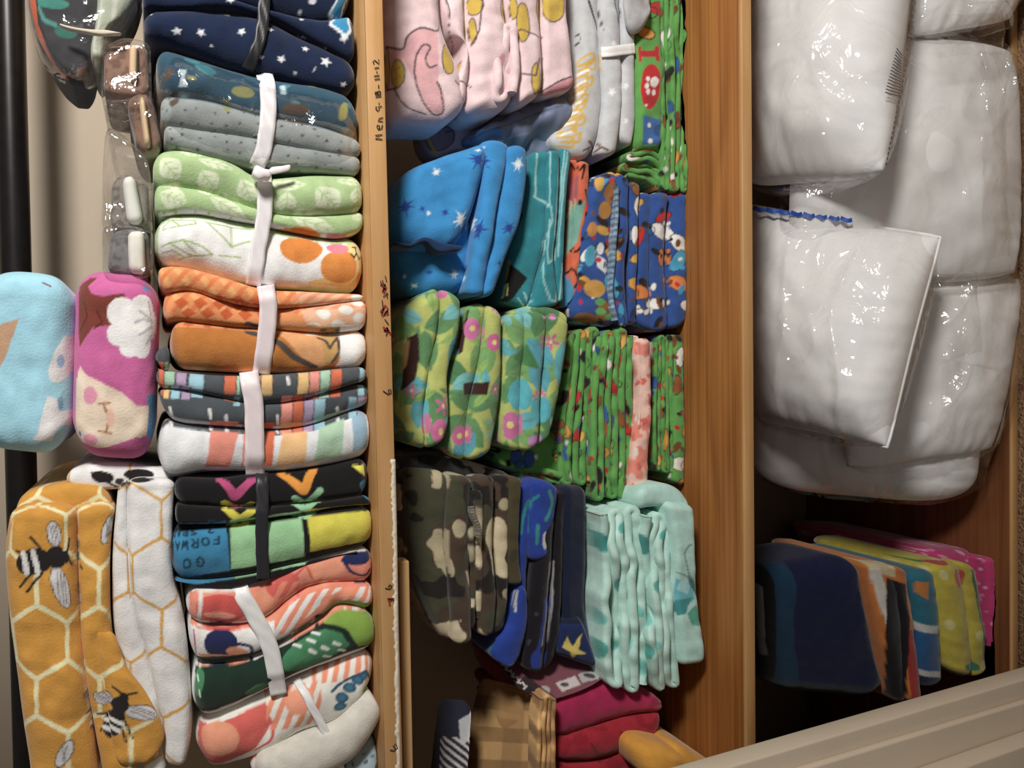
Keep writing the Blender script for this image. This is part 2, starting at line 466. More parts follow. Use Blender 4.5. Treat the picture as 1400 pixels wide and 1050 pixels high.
def film(name, base=0.05, edge=0.5, tint=(1, 1, 1), rough=0.10, scale=28, bump=0.5):
    """Clear polythene: see-through with a crinkled shine."""
    mt, nt, b = mat(name); L = nt.links.new
    nt.nodes.remove(b)
    out = nt.nodes['Material Output']
    tr = nd(nt, 'ShaderNodeBsdfTransparent'); tr.inputs['Color'].default_value = (*tint, 1)
    gl = nd(nt, 'ShaderNodeBsdfGlossy'); gl.inputs['Roughness'].default_value = rough; gl.inputs['Color'].default_value = (1, 1, 1, 1)
    tc = nd(nt, 'ShaderNodeTexCoord')
    n = nd(nt, 'ShaderNodeTexNoise'); n.inputs['Scale'].default_value = scale; n.inputs['Detail'].default_value = 3; n.inputs['Distortion'].default_value = 1.2
    vo = nd(nt, 'ShaderNodeTexVoronoi', feature='DISTANCE_TO_EDGE'); vo.inputs['Scale'].default_value = scale*.5
    ad = nd(nt, 'ShaderNodeMath', operation='ADD')
    bp = nd(nt, 'ShaderNodeBump'); bp.inputs['Strength'].default_value = bump; bp.inputs['Distance'].default_value = .012
    lw = nd(nt, 'ShaderNodeLayerWeight'); lw.inputs['Blend'].default_value = .35
    mr = nd(nt, 'ShaderNodeMapRange'); mr.inputs['To Min'].default_value = base; mr.inputs['To Max'].default_value = edge
    mx = nd(nt, 'ShaderNodeMixShader')
    L(tc.outputs['Object'], n.inputs['Vector']); L(n.outputs['Color'], vo.inputs['Vector'])
    L(tc.outputs['Object'], vo.inputs['Vector']); L(n.outputs['Fac'], ad.inputs[0]); L(vo.outputs['Distance'], ad.inputs[1])
    L(ad.outputs[0], bp.inputs['Height']); L(bp.outputs['Normal'], gl.inputs['Normal']); L(bp.outputs['Normal'], lw.inputs['Normal'])
    L(lw.outputs['Facing'], mr.inputs['Value']); L(mr.outputs['Result'], mx.inputs['Fac'])
    L(tr.outputs[0], mx.inputs[1]); L(gl.outputs[0], mx.inputs[2]); L(mx.outputs[0], out.inputs['Surface'])
    return mt
FILM = film('clear_polythene')
FILM2 = film('crumpled_polythene', base=.05, edge=.42, scale=22, bump=.45)
PILLOWFILM = film('pillow_bag_polythene', base=.03, edge=.36, rough=.12, scale=19, bump=.7)
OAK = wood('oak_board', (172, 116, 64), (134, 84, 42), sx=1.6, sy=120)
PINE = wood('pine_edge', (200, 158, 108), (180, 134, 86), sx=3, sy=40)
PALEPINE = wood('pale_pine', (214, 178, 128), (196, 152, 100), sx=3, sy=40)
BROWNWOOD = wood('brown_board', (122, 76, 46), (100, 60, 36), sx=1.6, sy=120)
INK = plain('black_marker', (38, 30, 30), .7)
REDINK = plain('red_marker', (150, 52, 48), .7)
PAPER = plain('torn_paper', (225, 214, 196), .9, nscale=60)
WALL = plain('beige_wall_paint', (196, 182, 164), .85, .2, nscale=8, amt=.03)
CASING = plain('cream_door_paint', (206, 192, 172), .5, .4, nscale=12, amt=.03)
RODM = plain('black_metal_tube', (38, 35, 36), .35, .5, nscale=60, amt=.2, metallic=.5)
CARPET = plain('brown_carpet', (160, 132, 106), 1.0, .05, nscale=220, amt=.5, bump=1.0)
# ------------------------------------------------------------------ the setting
def hexa(name, P, material, parent=None, bevel=0.002, origin=None):
    """Board from 8 corners: bottom 4 then top 4, counter-clockwise; edges lightly rounded."""
    P = np.asarray(P, float)
    f = [(0, 3, 2, 1), (4, 5, 6, 7), (0, 1, 5, 4), (1, 2, 6, 5), (2, 3, 7, 6), (3, 0, 4, 7)]
    o = mesh(name, P, f, material, parent=parent, smooth=False, origin=origin)
    if bevel:
        b = o.modifiers.new('bevel', 'BEVEL'); b.width = bevel; b.segments = 2; b.limit_method = 'NONE'
    return o
def board(name, x0, x1, y0, y1, z0, z1, material, parent=None, bevel=0.002):
    return hexa(name, [(x0, y0, z0), (x1, y0, z0), (x1, y1, z0), (x0, y1, z0), (x0, y0, z1), (x1, y0, z1), (x1, y1, z1), (x0, y1, z1)], material, parent, bevel)

XL, XR, YB, YS = -0.92, 0.88, 1.40, 0.90
tag(board('floor', -1.6, 1.6, -1.2, YB, -0.03, 0.0, CARPET, bevel=0), kind='structure')
tag(board('wall_back', XL-.05, XR+.05, YB, YB+.05, 0, 2.3, WALL, bevel=0), kind='structure')
tag(board('wall_left', XL-.05, XL, 0.74, YB, 0, 2.3, WALL, bevel=0), kind='structure')
tag(board('wall_right', XR, XR+.05, 0.74, YB, 0, 2.3, WALL, bevel=0), kind='structure')

ZL = float(W(1017, 525, YS)[2])            # top of the lower shelf
low = tag(board('closet_shelf', XL, XR, YS+.006, YB, ZL-.019, ZL, OAK), 'oak-coloured middle shelf board with bare front strip under the folded blanket stacks', 'shelf', 'closet shelves')
board('edge_band', XL, XR, YS, YS+.006, ZL-.019, ZL, PINE, low, .001)
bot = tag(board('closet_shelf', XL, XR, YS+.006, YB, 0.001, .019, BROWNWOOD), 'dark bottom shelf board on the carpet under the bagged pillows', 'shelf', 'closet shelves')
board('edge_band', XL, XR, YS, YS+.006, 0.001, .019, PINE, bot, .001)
# the upper shelf hangs a little lower at its left end
A, B = W(499, 0, YS), W(527, 1050, YS)
sl = (A[2]-B[2])/(A[0]-B[0])
def zu(x): return A[2]+(x-A[0])*sl
TH = 0.0215
def upboard(name, y0, y1, mt, parent=None, bevel=.002):
    P = [(XL, y0, zu(XL)-TH), (XR, y0, zu(XR)-TH), (XR, y1, zu(XR)-TH), (XL, y1, zu(XL)-TH), (XL, y0, zu(XL)), (XR, y0, zu(XR)), (XR, y1, zu(XR)), (XL, y1, zu(XL))]
    return hexa(name, P, mt, parent, bevel)
up = tag(upboard('closet_shelf', YS+.006, YB, PINE), 'upper pine shelf board with handwriting on its front edge, under the ribbon-tied blankets', 'shelf', 'closet shelves')
upboard('edge_band', YS, YS+.006, PINE, up, .001)

def strokes(name, lines, w, material, parent, Y):
    P, Fc = [], []
    for ln in lines:
        ln = np.asarray(ln, float)
        T = np.gradient(ln, axis=0); T /= np.maximum(np.linalg.norm(T, axis=1, keepdims=True), 1e-9)
        N = np.stack([-T[:, 1], T[:, 0]], 1)*w/2
        k = len(P)
        for p, n in zip(ln, N):
            P += [W(p[0]+n[0], p[1]+n[1], Y), W(p[0]-n[0], p[1]-n[1], Y)]
        Fc += [(k+2*i, k+2*i+1, k+2*i+3, k+2*i+2) for i in range(len(ln)-1)]
    return mesh(name, np.array(P), Fc, material, parent=parent, smooth=False)
def zz(ox, oy, k, L): return [[(ox+x/k, oy+y/k) for x, y in l] for l in L]
def circ(cx, cy, r, n=12): return [(cx+r*math.cos(6.283*i/n), cy+r*math.sin(6.283*i/n)) for i in range(n+1)]
note = zz(490, 60, 7.5, [[(245, 978), (172, 972), (215, 955), (172, 938), (245, 930)], [(215, 874), (215, 838), (196, 830), (190, 852), (205, 876), (238, 870), (246, 830)],
    [(250, 795), (200, 790), (214, 765), (252, 755)], [(184, 640), (178, 665), (200, 688), (216, 668), (201, 645), (240, 640)], [(212, 620), (212, 602)],
    [(175, 545), (235, 535)], circ(184, 505, 13), circ(211, 501, 17), [(207, 455), (207, 420)], [(165, 365), (220, 355)], [(160, 330), (215, 322)], [(190, 298), (190, 280)],
    [(165, 250), (212, 240)], [(160, 205), (149, 182), (165, 166), (212, 205), (207, 158)]])
note2 = zz(500, 360, 5.25, [[(124, 915), (160, 940), (181, 932), (180, 906), (163, 908), (166, 934)]])
note3 = zz(500, 740, 3.39, [[(90, 218), (112, 222), (122, 208), (112, 202), (104, 212)]])
note4 = zz(500, 740, 3.39, [[(112, 968), (130, 972), (148, 960), (140, 938), (128, 950), (138, 962)]])
for nt_ in (note, note2, note3, note4): strokes('lettering', nt_, 1.5, INK, up, YS-.0012)
red = zz(500, 360, 5.25, [[(105, 160), (118, 148), (130, 185), (140, 150), (120, 205), (150, 170), (128, 215)], [(105, 350), (130, 320), (112, 375), (150, 335), (118, 385), (160, 340), (130, 375), (165, 360)],
    [(125, 455), (160, 490), (130, 480), (175, 500), (150, 460), (180, 512)], [(120, 340), (140, 300), (160, 330)]])
red2 = zz(500, 740, 3.39, [[(100, 268), (130, 266), (108, 280), (112, 298)], [(105, 270), (132, 270)]])
for nt_ in (red, red2): strokes('red_marking', nt_, 2.6, REDINK, up, YS-.0012)
strokes('dark_marking', zz(500, 360, 5.25, [[(105, 128), (128, 180)], [(118, 120), (135, 165)], [(140, 90), (150, 130)], [(125, 240), (160, 215)], [(118, 265), (125, 330)], [(135, 400), (165, 440)], [(150, 210), (155, 250)], [(145, 520), (155, 500)]]), 1.3, INK, up, YS-.0014)
rng = np.random.default_rng(5)
P, Fc = [], []
ys = np.arange(628, 1075, 4.0)
for i, y in enumerate(ys):
    xr = np.interp(y, [628, 740, 1050], [538.5, 541, 546])+2.0
    P += [W(xr, y, YS-.001), W(xr-4.5-abs(rng.normal(0, 2.0)), y, YS-.001)]
Fc = [(2*i, 2*i+1, 2*i+3, 2*i+2) for i in range(len(ys)-1)]
o = mesh('torn_paper_strip', np.array(P), Fc, PAPER, parent=up, smooth=False)
sd = o.modifiers.new('thick', 'SOLIDIFY'); sd.thickness = .0008; tag(o, 'torn white paper strip')
a, b = W(549, 768, .93), W(562, 1075, .93)
zt = (W(548, 900, .93)[2]); zb_ = W(561.5, 900, .93)[2]
tag(hexa('trim_1', [(XL, .93, zb_-.004), (a[0], .93, zb_), (a[0], .955, zb_), (XL, .955, zb_-.004), (XL, .93, zt-.004), (a[0], .93, zt), (a[0], .955, zt), (XL, .955, zt-.004)], PALEPINE), kind='structure')

# left door casing: three upright bands, each nearer than the last
def band(name, p0, p1, Y, width, depth):
    a, b = W(p0[0], p0[1], Y), W(p1[0], p1[1], Y)
    k = (a[0]-b[0])/(a[2]-b[2]); x0 = b[0]-b[2]*k; x1 = x0+2.2*k
    P = [(x0-width, Y, 0), (x0, Y, 0), (x0, Y+depth, 0), (x0-width, Y+depth, 0), (x1-width, Y, 2.2), (x1, Y, 2.2), (x1, Y+depth, 2.2), (x1-width, Y+depth, 2.2)]
    return tag(hexa(name, P, CASING, bevel=.003), kind='structure')
band('trim_2', (1000, 1048), (1400, 929), .78, .30, .035)
band('trim_3', (1114, 1048), (1400, 961), .768, .28, .012)
band('trim_4', (1323, 1048), (1400, 1020), .735, .28, .032)

# clothes rod with its wall sockets
ra, rb = W(12, 0, 1.22), W(29, 640, 1.22)
def tube(name, a, b, r, material, parent=None, n=24):
    a, b = np.array(a), np.array(b); d = (b-a)/np.linalg.norm(b-a)
    s = np.cross(d, [0, 0, 1.0]); s /= np.linalg.norm(s); t = np.cross(d, s)
    th = np.linspace(0, 2*math.pi, n, endpoint=False)
    P = [c+r*(math.cos(x)*s+math.sin(x)*t) for c in (a, b) for x in th]+[a, b]
    Fq = [(i, (i+1) % n, n+(i+1) % n, n+i) for i in range(n)]
    Fq += [(2*n, (i+1) % n, i, 2*n) for i in range(0)]
    return mesh(name, np.array(P), Fq, material, parent=parent)
dr = (rb-ra)/(rb[0]-ra[0])
rod = tag(tube('clothes_rod', ra+dr*(XR-.004-ra[0]), ra+dr*(XL+.004-ra[0]), .0185, RODM), 'black metal clothes rod running across the top of the closet', 'clothes rod')
for xx in (XL+.006, XR-.006):
    c = ra+dr*(xx-ra[0]); tube('rod_socket', c-dr*.006, c+dr*.006, .032, RODM, rod)

# ------------------------------------------------------------------ builders for the things
def blanket(label, lumps, pr, name='folded_blanket', cat='blanket', group=None, material=FLEECE):
    pos, fc, uv = join(lumps)
    zc = pos[:, 2].mean()              # rest on the board below
    pos[:, 2] = np.maximum(pos[:, 2], zu(pos[:, 0])+.0015 if zc > ZL+.55 else ZL+.0015 if zc > ZL else .0205)
    o = mesh(name, pos, fc, material, pr.eval(uv[:, 0], uv[:, 1]))
    tag(o, label, cat, group)
    BODY[o.name] = (pos, fc)
    return o
BODY = {}
def ribbon(o, path, w, rgb, gain=1.0, name='ribbon', wrap=.08, lift=.0025, label=None, tail=True, material=SATIN):
    """A flat band laid over the front of a blanket, bridging its creases and running back round both sides."""
    pos, fc = BODY[o.name]
    bv = BVHTree.FromPolygons(pos.tolist(), fc.tolist())
    C = resamp(path, 46)
    def depth(p):
        d = ray(p[0], p[1]); h = bv.ray_cast(Vector(CAMPOS), Vector(d))
        return h[0][1] if h[0] is not None else None
    ys = [depth(p) for p in C]
    ok = [i for i, y in enumerate(ys) if y is not None]
    s = np.linspace(0, 1, len(C))
    # lower hull of the depths: the taut band
    hull = []
    for i in ok:
        while len(hull) > 1 and (ys[hull[-1]]-ys[hull[-2]])*(s[i]-s[hull[-2]]) >= (ys[i]-ys[hull[-2]])*(s[hull[-1]]-s[hull[-2]]): hull.pop()
        hull.append(i)
    Y = np.interp(s, s[hull], [ys[i] for i in hull])
    Yp = np.pad(Y, 4, mode='edge'); Y = np.minimum(Y, np.convolve(Yp, np.ones(9)/9, 'valid'))-lift
    T = np.gradient(C, axis=0); T /= np.linalg.norm(T, axis=1, keepdims=True)
    N = np.stack([-T[:, 1], T[:, 0]], 1)
    a = np.linspace(-.5, .5, 6)*w
    rows = [(C[0], N[0], Y[0]+wrap), (C[0], N[0], Y[0]+wrap*.4)]+[(C[i], N[i], Y[i]) for i in range(len(C))]+[(C[-1], N[-1], Y[-1]+wrap*.4), (C[-1], N[-1], Y[-1]+wrap)]
    P = np.array([W(c[0]+n[0]*a, c[1]+n[1]*a, y+.0006*np.sin(np.arange(6)*1.7+c[1]*.21)) for c, n, y in rows]).reshape(-1, 3)
    Fq = [(6*i+j, 6*i+j+1, 6*i+j+7, 6*i+j+6) for i in range(len(rows)-1) for j in range(5)]
    r = mesh(name, P, Fq, material, np.tile(np.clip(lin(rgb)*gain, 0, .86), (len(P), 1)), parent=o)
    m_ = r.modifiers.new('thick', 'SOLIDIFY'); m_.thickness = .0012
    tag(r, label)
    return r
def wrapfilm(o, e0, e1, Y, D=.3, material=FILM, name='plastic_bag', label='clear plastic bag', seed=3, wr=1.6, **kw):
    pos, fc, uv = lump(e0, e1, Y, D, res=.004, wr=wr, seed=seed, **kw)
    return tag(mesh(name, pos, fc, material, parent=o), label)
def part(o, name, lumps, pr, material=FLEECE, label=None):
    pos, fc, uv = join(lumps)
    return tag(mesh(name, pos, fc, material, pr.eval(uv[:, 0], uv[:, 1]), parent=o), label)
GT = 'ribbon-tied blankets on the upper shelf'
YT = .925
WHITE_R, PINKW = (236, 232, 236), (238, 226, 230)

# ---- upper shelf, right to left (top to bottom of the picture)
pr = Print((22, 38, 70), .95)
for x, y, r in ((125, 135, 20), (225, 138, 18), (390, 130, 17), (268, 198, 9), (510, 103, 14), (655, 190, 16), (555, 245, 19), (738, 248, 23), (470, 245, 10), (810, 160, 18), (345, 5, 16), (815, 358, 15), (613, 312, 9), (635, 72, 10), (12, 40, 9), (160, -60, 16), (420, -70, 17)):
    pr.star(200+x/3, y/3, r/3*1.15, (225, 228, 235), rot=x*.7)
pr.ell(427, 6, 5, 5, (225, 228, 235))
pr.poly([(463, -6), (449, 34), (472, 53), (482, 43), (478, 20), (490, -6)], (225, 235, 240)).poly([(466, -6), (453, 32), (472, 48), (478, 40), (474, 18), (486, -6)], (35, 140, 190))
pr.line([(428, 100), (432, 92)], 1, (220, 220, 225))
b = blanket('navy fleece blanket with white stars and a black ribbon', [
    lump([(200, -75), (485, -80)], [(195, -25), (310, -2), (380, 15), (440, 27), (485, 20)], YT, seed=1),
    lump([(195, -28), (310, -4), (380, 13), (440, 25), (485, 18)], [(193, 12), (300, 10), (370, 25), (420, 48), (488, 82)], YT, seed=2),
    lump([(194, 10), (300, 8), (370, 24), (420, 47), (489, 80)], [(197, 52), (240, 60), (340, 92), (400, 106), (490, 126)], YT, seed=3)], pr, group=GT)
ribbon(b, [(363, -78), (362, -20), (360, 20), (357, 45), (349, 72), (338, 95)], 16, (32, 32, 36), label='black ribbon')

pr = Print((150, 158, 158), 1.0)
pr.cells(20, [(75, 62, 58)], 2.5, 4.2, seed=4, kind='tri')
pr.poly([(190, 40), (520, 110), (520, 188), (430, 168), (350, 153), (280, 133), (200, 124)], (45, 82, 104))
pr.cells(42, [(120, 165, 190), (60, 130, 140), (150, 150, 90), (100, 80, 66), (60, 120, 135)], 6, 12, seed=9, aspect=.5, prob=.8, clip=(205, 60, 500, 150))
pr.poly([(245, 95), (255, 95), (252, 105), (257, 122), (244, 122), (248, 105)], (190, 212, 222)).poly([(383, 110), (390, 108), (392, 128), (384, 126)], (180, 205, 215))
pr.ell(281, 90, 16, 9, (55, 130, 140), .5).ell(333, 124, 16, 8, (140, 140, 86), .2).ell(470, 152, 6, 15, (150, 148, 80), .2).ell(405, 150, 20, 10, (95, 76, 66), .1)
b = blanket('dark teal and grey animal-print blanket in a clear plastic bag with a white ribbon', [
    lump([(210, 56), (300, 83), (370, 102), (440, 112), (490, 130)], [(218, 128), (280, 135), (350, 155), (430, 170), (495, 192)], YT, seed=4),
    lump([(218, 127), (280, 133), (350, 153), (430, 168), (495, 190)], [(222, 170), (290, 178), (350, 188), (430, 205), (496, 214)], YT, seed=5),
    lump([(222, 169), (290, 177), (350, 186), (430, 204), (496, 213)], [(228, 198), (290, 213), (340, 224), (420, 232), (494, 238)], YT, seed=6)], pr, group=GT)
ribbon(b, [(361, 100), (366, 120), (367, 150), (365, 175), (360, 205), (349, 232)], 22, WHITE_R, label='white ribbon')
wrapfilm(b, [(204, 48), (300, 76), (370, 97), (440, 108), (497, 124)], [(222, 206), (290, 218), (350, 230), (430, 237), (501, 243)], YT-.012, .3, seed=8, material=FILM2, rq=.7)

pr = Print((168, 198, 138), 1.0)
LW = (216, 228, 194)
for x, y, a, c, r in ((95, 690, 60, 48, .9), (285, 663, 75, 26, .3), (255, 745, 44, 50, -.6), (415, 785, 40, 56, -.4), (110, 810, 56, 48, .4), (335, 850, 85, 34, .6), (575, 745, 78, 34, .1), (575, 840, 38, 50, 0), (742, 822, 66, 50, .8), (835, 735, 60, 22, .2), (870, 810, 34, 44, 0), (690, 918, 95, 36, .4), (872, 885, 26, 20, 0), (180, 590, 50, 30, .5)):
    X, Y_ = 200+x/3, y/3
    ca, sa = math.cos(r), math.sin(r)
    big, sml = max(a, c)/3*1.08, min(a, c)/3*1.1
    dx, dy = (ca, sa) if a >= c else (-sa, ca)
    tt = np.linspace(-1, 1, 13)
    pr.poly([(X+dx*big*t-dy*sml*(1-abs(t)**1.8), Y_+dy*big*t+dx*sml*(1-abs(t)**1.8)) for t in tt]+[(X+dx*big*t+dy*sml*(1-abs(t)**1.8), Y_+dy*big*t-dx*sml*(1-abs(t)**1.8)) for t in tt[::-1]], LW)
    pr.line([(X-dx*big, Y_-dy*big), (X+dx*big, Y_+dy*big)], 1.3, (172, 200, 142))
    for t in (-.5, 0, .5):
        pr.line([(X+dx*big*t, Y_+dy*big*t), (X+dx*big*(t+.35)-dy*8, Y_+dy*big*(t+.35)+dx*8)], 1.2, (172, 200, 142)).line([(X+dx*big*t, Y_+dy*big*t), (X+dx*big*(t+.35)+dy*8, Y_+dy*big*(t+.35)-dx*8)], 1.2, (172, 200, 142))
pr.poly([(205, 300), (240, 288), (267, 287), (300, 293), (350, 300), (390, 311), (460, 323), (520, 314), (520, 410), (200, 400)], (240, 242, 236))
GL = (158, 184, 110)
for l in ([(215, 308), (232, 290), (267, 291), (268, 300), (243, 306), (215, 312)], [(282, 293), (317, 337), (343, 327)], [(287, 295), (317, 300), (347, 302)], [(317, 300), (317, 335)], [(213, 338), (250, 328), (277, 337), (291, 350), (262, 354), (240, 366)], [(230, 332), (262, 354)], [(250, 329), (268, 348)], [(215, 352), (236, 345), (250, 356)], [(236, 292), (245, 304)], [(300, 350), (330, 352)]):
    pr.line(l, 2.0, GL)
pr.ell(497, 352, 40, 34, (242, 214, 140)).poly([(425, 392), (455, 378), (520, 378), (520, 410), (425, 400)], (240, 206, 120))
pr.ell(413, 335, 29, 25, (224, 134, 46)).ell(466, 366, 27, 27, (226, 140, 52)).ell(505, 386, 10, 14, (228, 150, 62))
pr.ell(463, 333, 16, 11, (228, 130, 150), .2)
for l in ([(487, 331), (500, 332)], [(494, 332), (495, 343)], [(482, 345), (488, 351), (495, 343), (502, 352), (507, 349)]): pr.line(l, 2.6, (40, 34, 34))
e1 = [(210, 253), (270, 259), (320, 275), (350, 285), (400, 294), (500, 290)]
e2 = [(213, 291), (267, 289), (300, 295), (350, 304), (390, 313), (460, 324), (499, 316)]
b = blanket('pale green leaf-print blanket with a white side, tied by a knotted white ribbon', [
    lump([(208, 206), (250, 203), (310, 218), (345, 236), (370, 241), (430, 237), (498, 239)], e1, YT, seed=7),
    lump([(x, y-2) for x, y in e1], e2, YT, seed=8),
    lump([(x, y-2) for x, y in e2], [(210, 357), (270, 368), (345, 388), (413, 394), (483, 400), (504, 394)], YT, seed=9)], pr, group=GT)
r = ribbon(b, [(360, 232), (362, 260), (362, 285), (359, 310), (354, 335), (350, 365), (346, 390)], 21, WHITE_R, label='white ribbon')
part(b, 'ribbon_knot', [lump([(345, 232), (352, 226), (372, 232)], [(346, 242), (358, 246), (372, 242)], YT-.022, .02, seed=2), lump([(368, 230), (384, 228), (398, 226)], [(370, 240), (384, 237), (396, 234)], YT-.016, .004, seed=3)], Print(WHITE_R), SATIN, 'white ribbon knot')

pr = Print((232, 148, 88), 1.0)
for k in range(14): pr.line([(205+k*26, 350), (255+k*26, 425)], 8, (240, 172, 104))
for k in range(16): pr.line([(240+k*24, 355), (190+k*24, 425)], 6, (226, 124, 66))
pr.poly([(400, 380), (520, 380), (520, 455), (420, 450)], (238, 184, 148))
pr.stripes(15, .5, (236, 150, 104), .8, clip=(400, 380, 520, 420))
for i in range(5):
    for j in range(2): pr.poly([(238+i*26+j*10, 412+j*16), (248+i*26+j*10, 404+j*16), (258+i*26+j*10, 414+j*16), (247+i*26+j*10, 424+j*16)], (208, 94, 42))
for x, y in ((442, 428), (472, 422), (462, 446), (492, 436), (430, 450), (490, 408)): pr.ell(x, y, 10, 8, (245, 236, 228), .4)
pr.poly([(225, 440), (300, 441), (347, 445), (400, 450), (453, 451), (520, 446), (520, 515), (225, 515)], (192, 118, 42))
pr.poly([(374, 440), (452, 450), (465, 452), (462, 490), (440, 512), (428, 508)], (230, 166, 108)).poly([(440, 452), (467, 452), (458, 500), (446, 504)], (205, 160, 92))
pr.line([(340, 446), (380, 466), (402, 488), (432, 508)], 9, (78, 72, 68)).line([(436, 456), (446, 462), (452, 476), (463, 455), (465, 480), (455, 500)], 3.5, (84, 76, 70))
pr.poly([(466, 448), (520, 444), (520, 515), (460, 512), (466, 490)], (240, 240, 238))
e1 = [(222, 400), (260, 396), (300, 408), (350, 419), (400, 421), (500, 411)]
e2 = [(226, 443), (243, 437), (300, 444), (350, 448), (400, 452), (453, 454), (504, 449)]
b = blanket('orange plaid blanket with a brown and white side, tied by a pinkish white ribbon', [
    lump([(213, 364), (253, 364), (347, 392), (413, 396), (499, 401)], e1, YT, seed=10),
    lump([(222, 398), (260, 394), (300, 406), (350, 417), (400, 419), (505, 409)], e2, YT, seed=11),
    lump([(232, 441), (243, 436), (300, 442), (350, 446), (400, 450), (453, 452), (508, 448)], [(236, 505), (277, 508), (347, 511), (427, 509), (467, 506), (506, 501)], YT, seed=12)], pr, group=GT)
ribbon(b, [(363, 390), (366, 410), (367, 425), (365, 450), (362, 475), (357, 512)], 24, PINKW, label='pinkish white ribbon')

OR, MI, LI, LB, TA, PK = (218, 112, 78), (166, 206, 180), (178, 156, 190), (150, 196, 214), (226, 186, 122), (232, 150, 136)
pr = Print((78, 84, 90), 1.0)
def barz(lst, y0, y1, slant=-4):
    for x, w, c in lst:
        X = 200+x/3; hw = w/6
        pr.poly([(X-hw-1.5, y0), (X+hw+1.5, y0), (X+hw+1.5+slant*.3, y1), (X-hw-1.5+slant*.3, y1)], (62, 62, 66)).poly([(X-hw, y0), (X+hw, y0), (X+hw+slant*.3, y1), (X-hw+slant*.3, y1)], c)
barz([(60, 36, OR), (97, 40, MI), (145, 42, LI), (207, 60, LB), (350, 56, OR), (378, 12, MI), (455, 22, PK), (494, 44, TA), (645, 46, TA), (690, 42, PK), (735, 42, MI), (780, 44, OR), (890, 30, LB)], 495, 541)
barz([(80, 30, TA), (122, 36, LB), (165, 36, LI)], 530, 545)
barz([(372, 26, LB)], 546, 553)
barz([(580, 50, PK), (627, 42, OR), (670, 40, LI), (715, 44, LB), (855, 40, LB), (893, 42, LI), (925, 22, OR)], 543, 590)
for x, y in ((100, 650), (262, 655), (330, 680), (540, 680), (790, 650), (578, 500)): pr.line([(200+x/3-1, 350+y/3-8), (200+x/3+1, 350+y/3+8)], 3.6, (225, 226, 228))
W3 = (228, 231, 235)
pr.poly([(205, 574), (235, 570), (243, 579), (287, 584), (333, 587), (387, 589), (433, 582), (480, 565), (530, 550), (530, 660), (205, 660)], W3)
for pts, c in (([(289, 580), (327, 580), (314, 650), (281, 650)], (234, 144, 126)), ([(363, 580), (377, 580), (372, 645), (360, 645)], (222, 112, 76)), ([(388, 582), (421, 582), (417, 640), (377, 645)], (240, 192, 132)), ([(437, 575), (471, 565), (468, 632), (430, 638)], (172, 208, 178)), ([(481, 560), (508, 548), (506, 618), (484, 626)], (148, 184, 208)), ([(333, 585), (336, 585), (334, 650), (331, 650)], (222, 130, 100))): pr.poly(pts, c)
e1 = [(215, 531), (260, 533), (327, 548), (373, 552), (433, 541), (503, 521)]
e2 = [(222, 560), (243, 578), (287, 583), (333, 586), (387, 588), (433, 581), (480, 564), (510, 553)]
b = blanket('charcoal blanket with colour bars and a white striped side, tied by a white ribbon', [
    lump([(213, 500), (240, 507), (300, 512), (350, 512), (430, 508), (502, 502)], e1, YT, seed=13),
    lump([(215, 529), (260, 531), (327, 546), (373, 550), (433, 539), (508, 525)], e2, YT, seed=14),
    lump([(214, 592), (228, 575), (250, 577), (287, 581), (333, 584), (387, 586), (433, 579), (480, 562), (512, 560)], [(216, 640), (236, 654), (283, 647), (333, 646), (387, 645), (447, 638), (493, 627), (514, 612)], YT, seed=15),
    lump([(212, 478), (232, 470)], [(214, 500), (234, 512)], YT+.005, seed=16)], pr, group=GT)
ribbon(b, [(340, 508), (343, 530), (347, 550), (348, 590), (349, 650)], 26, PINKW, label='pinkish white ribbon')

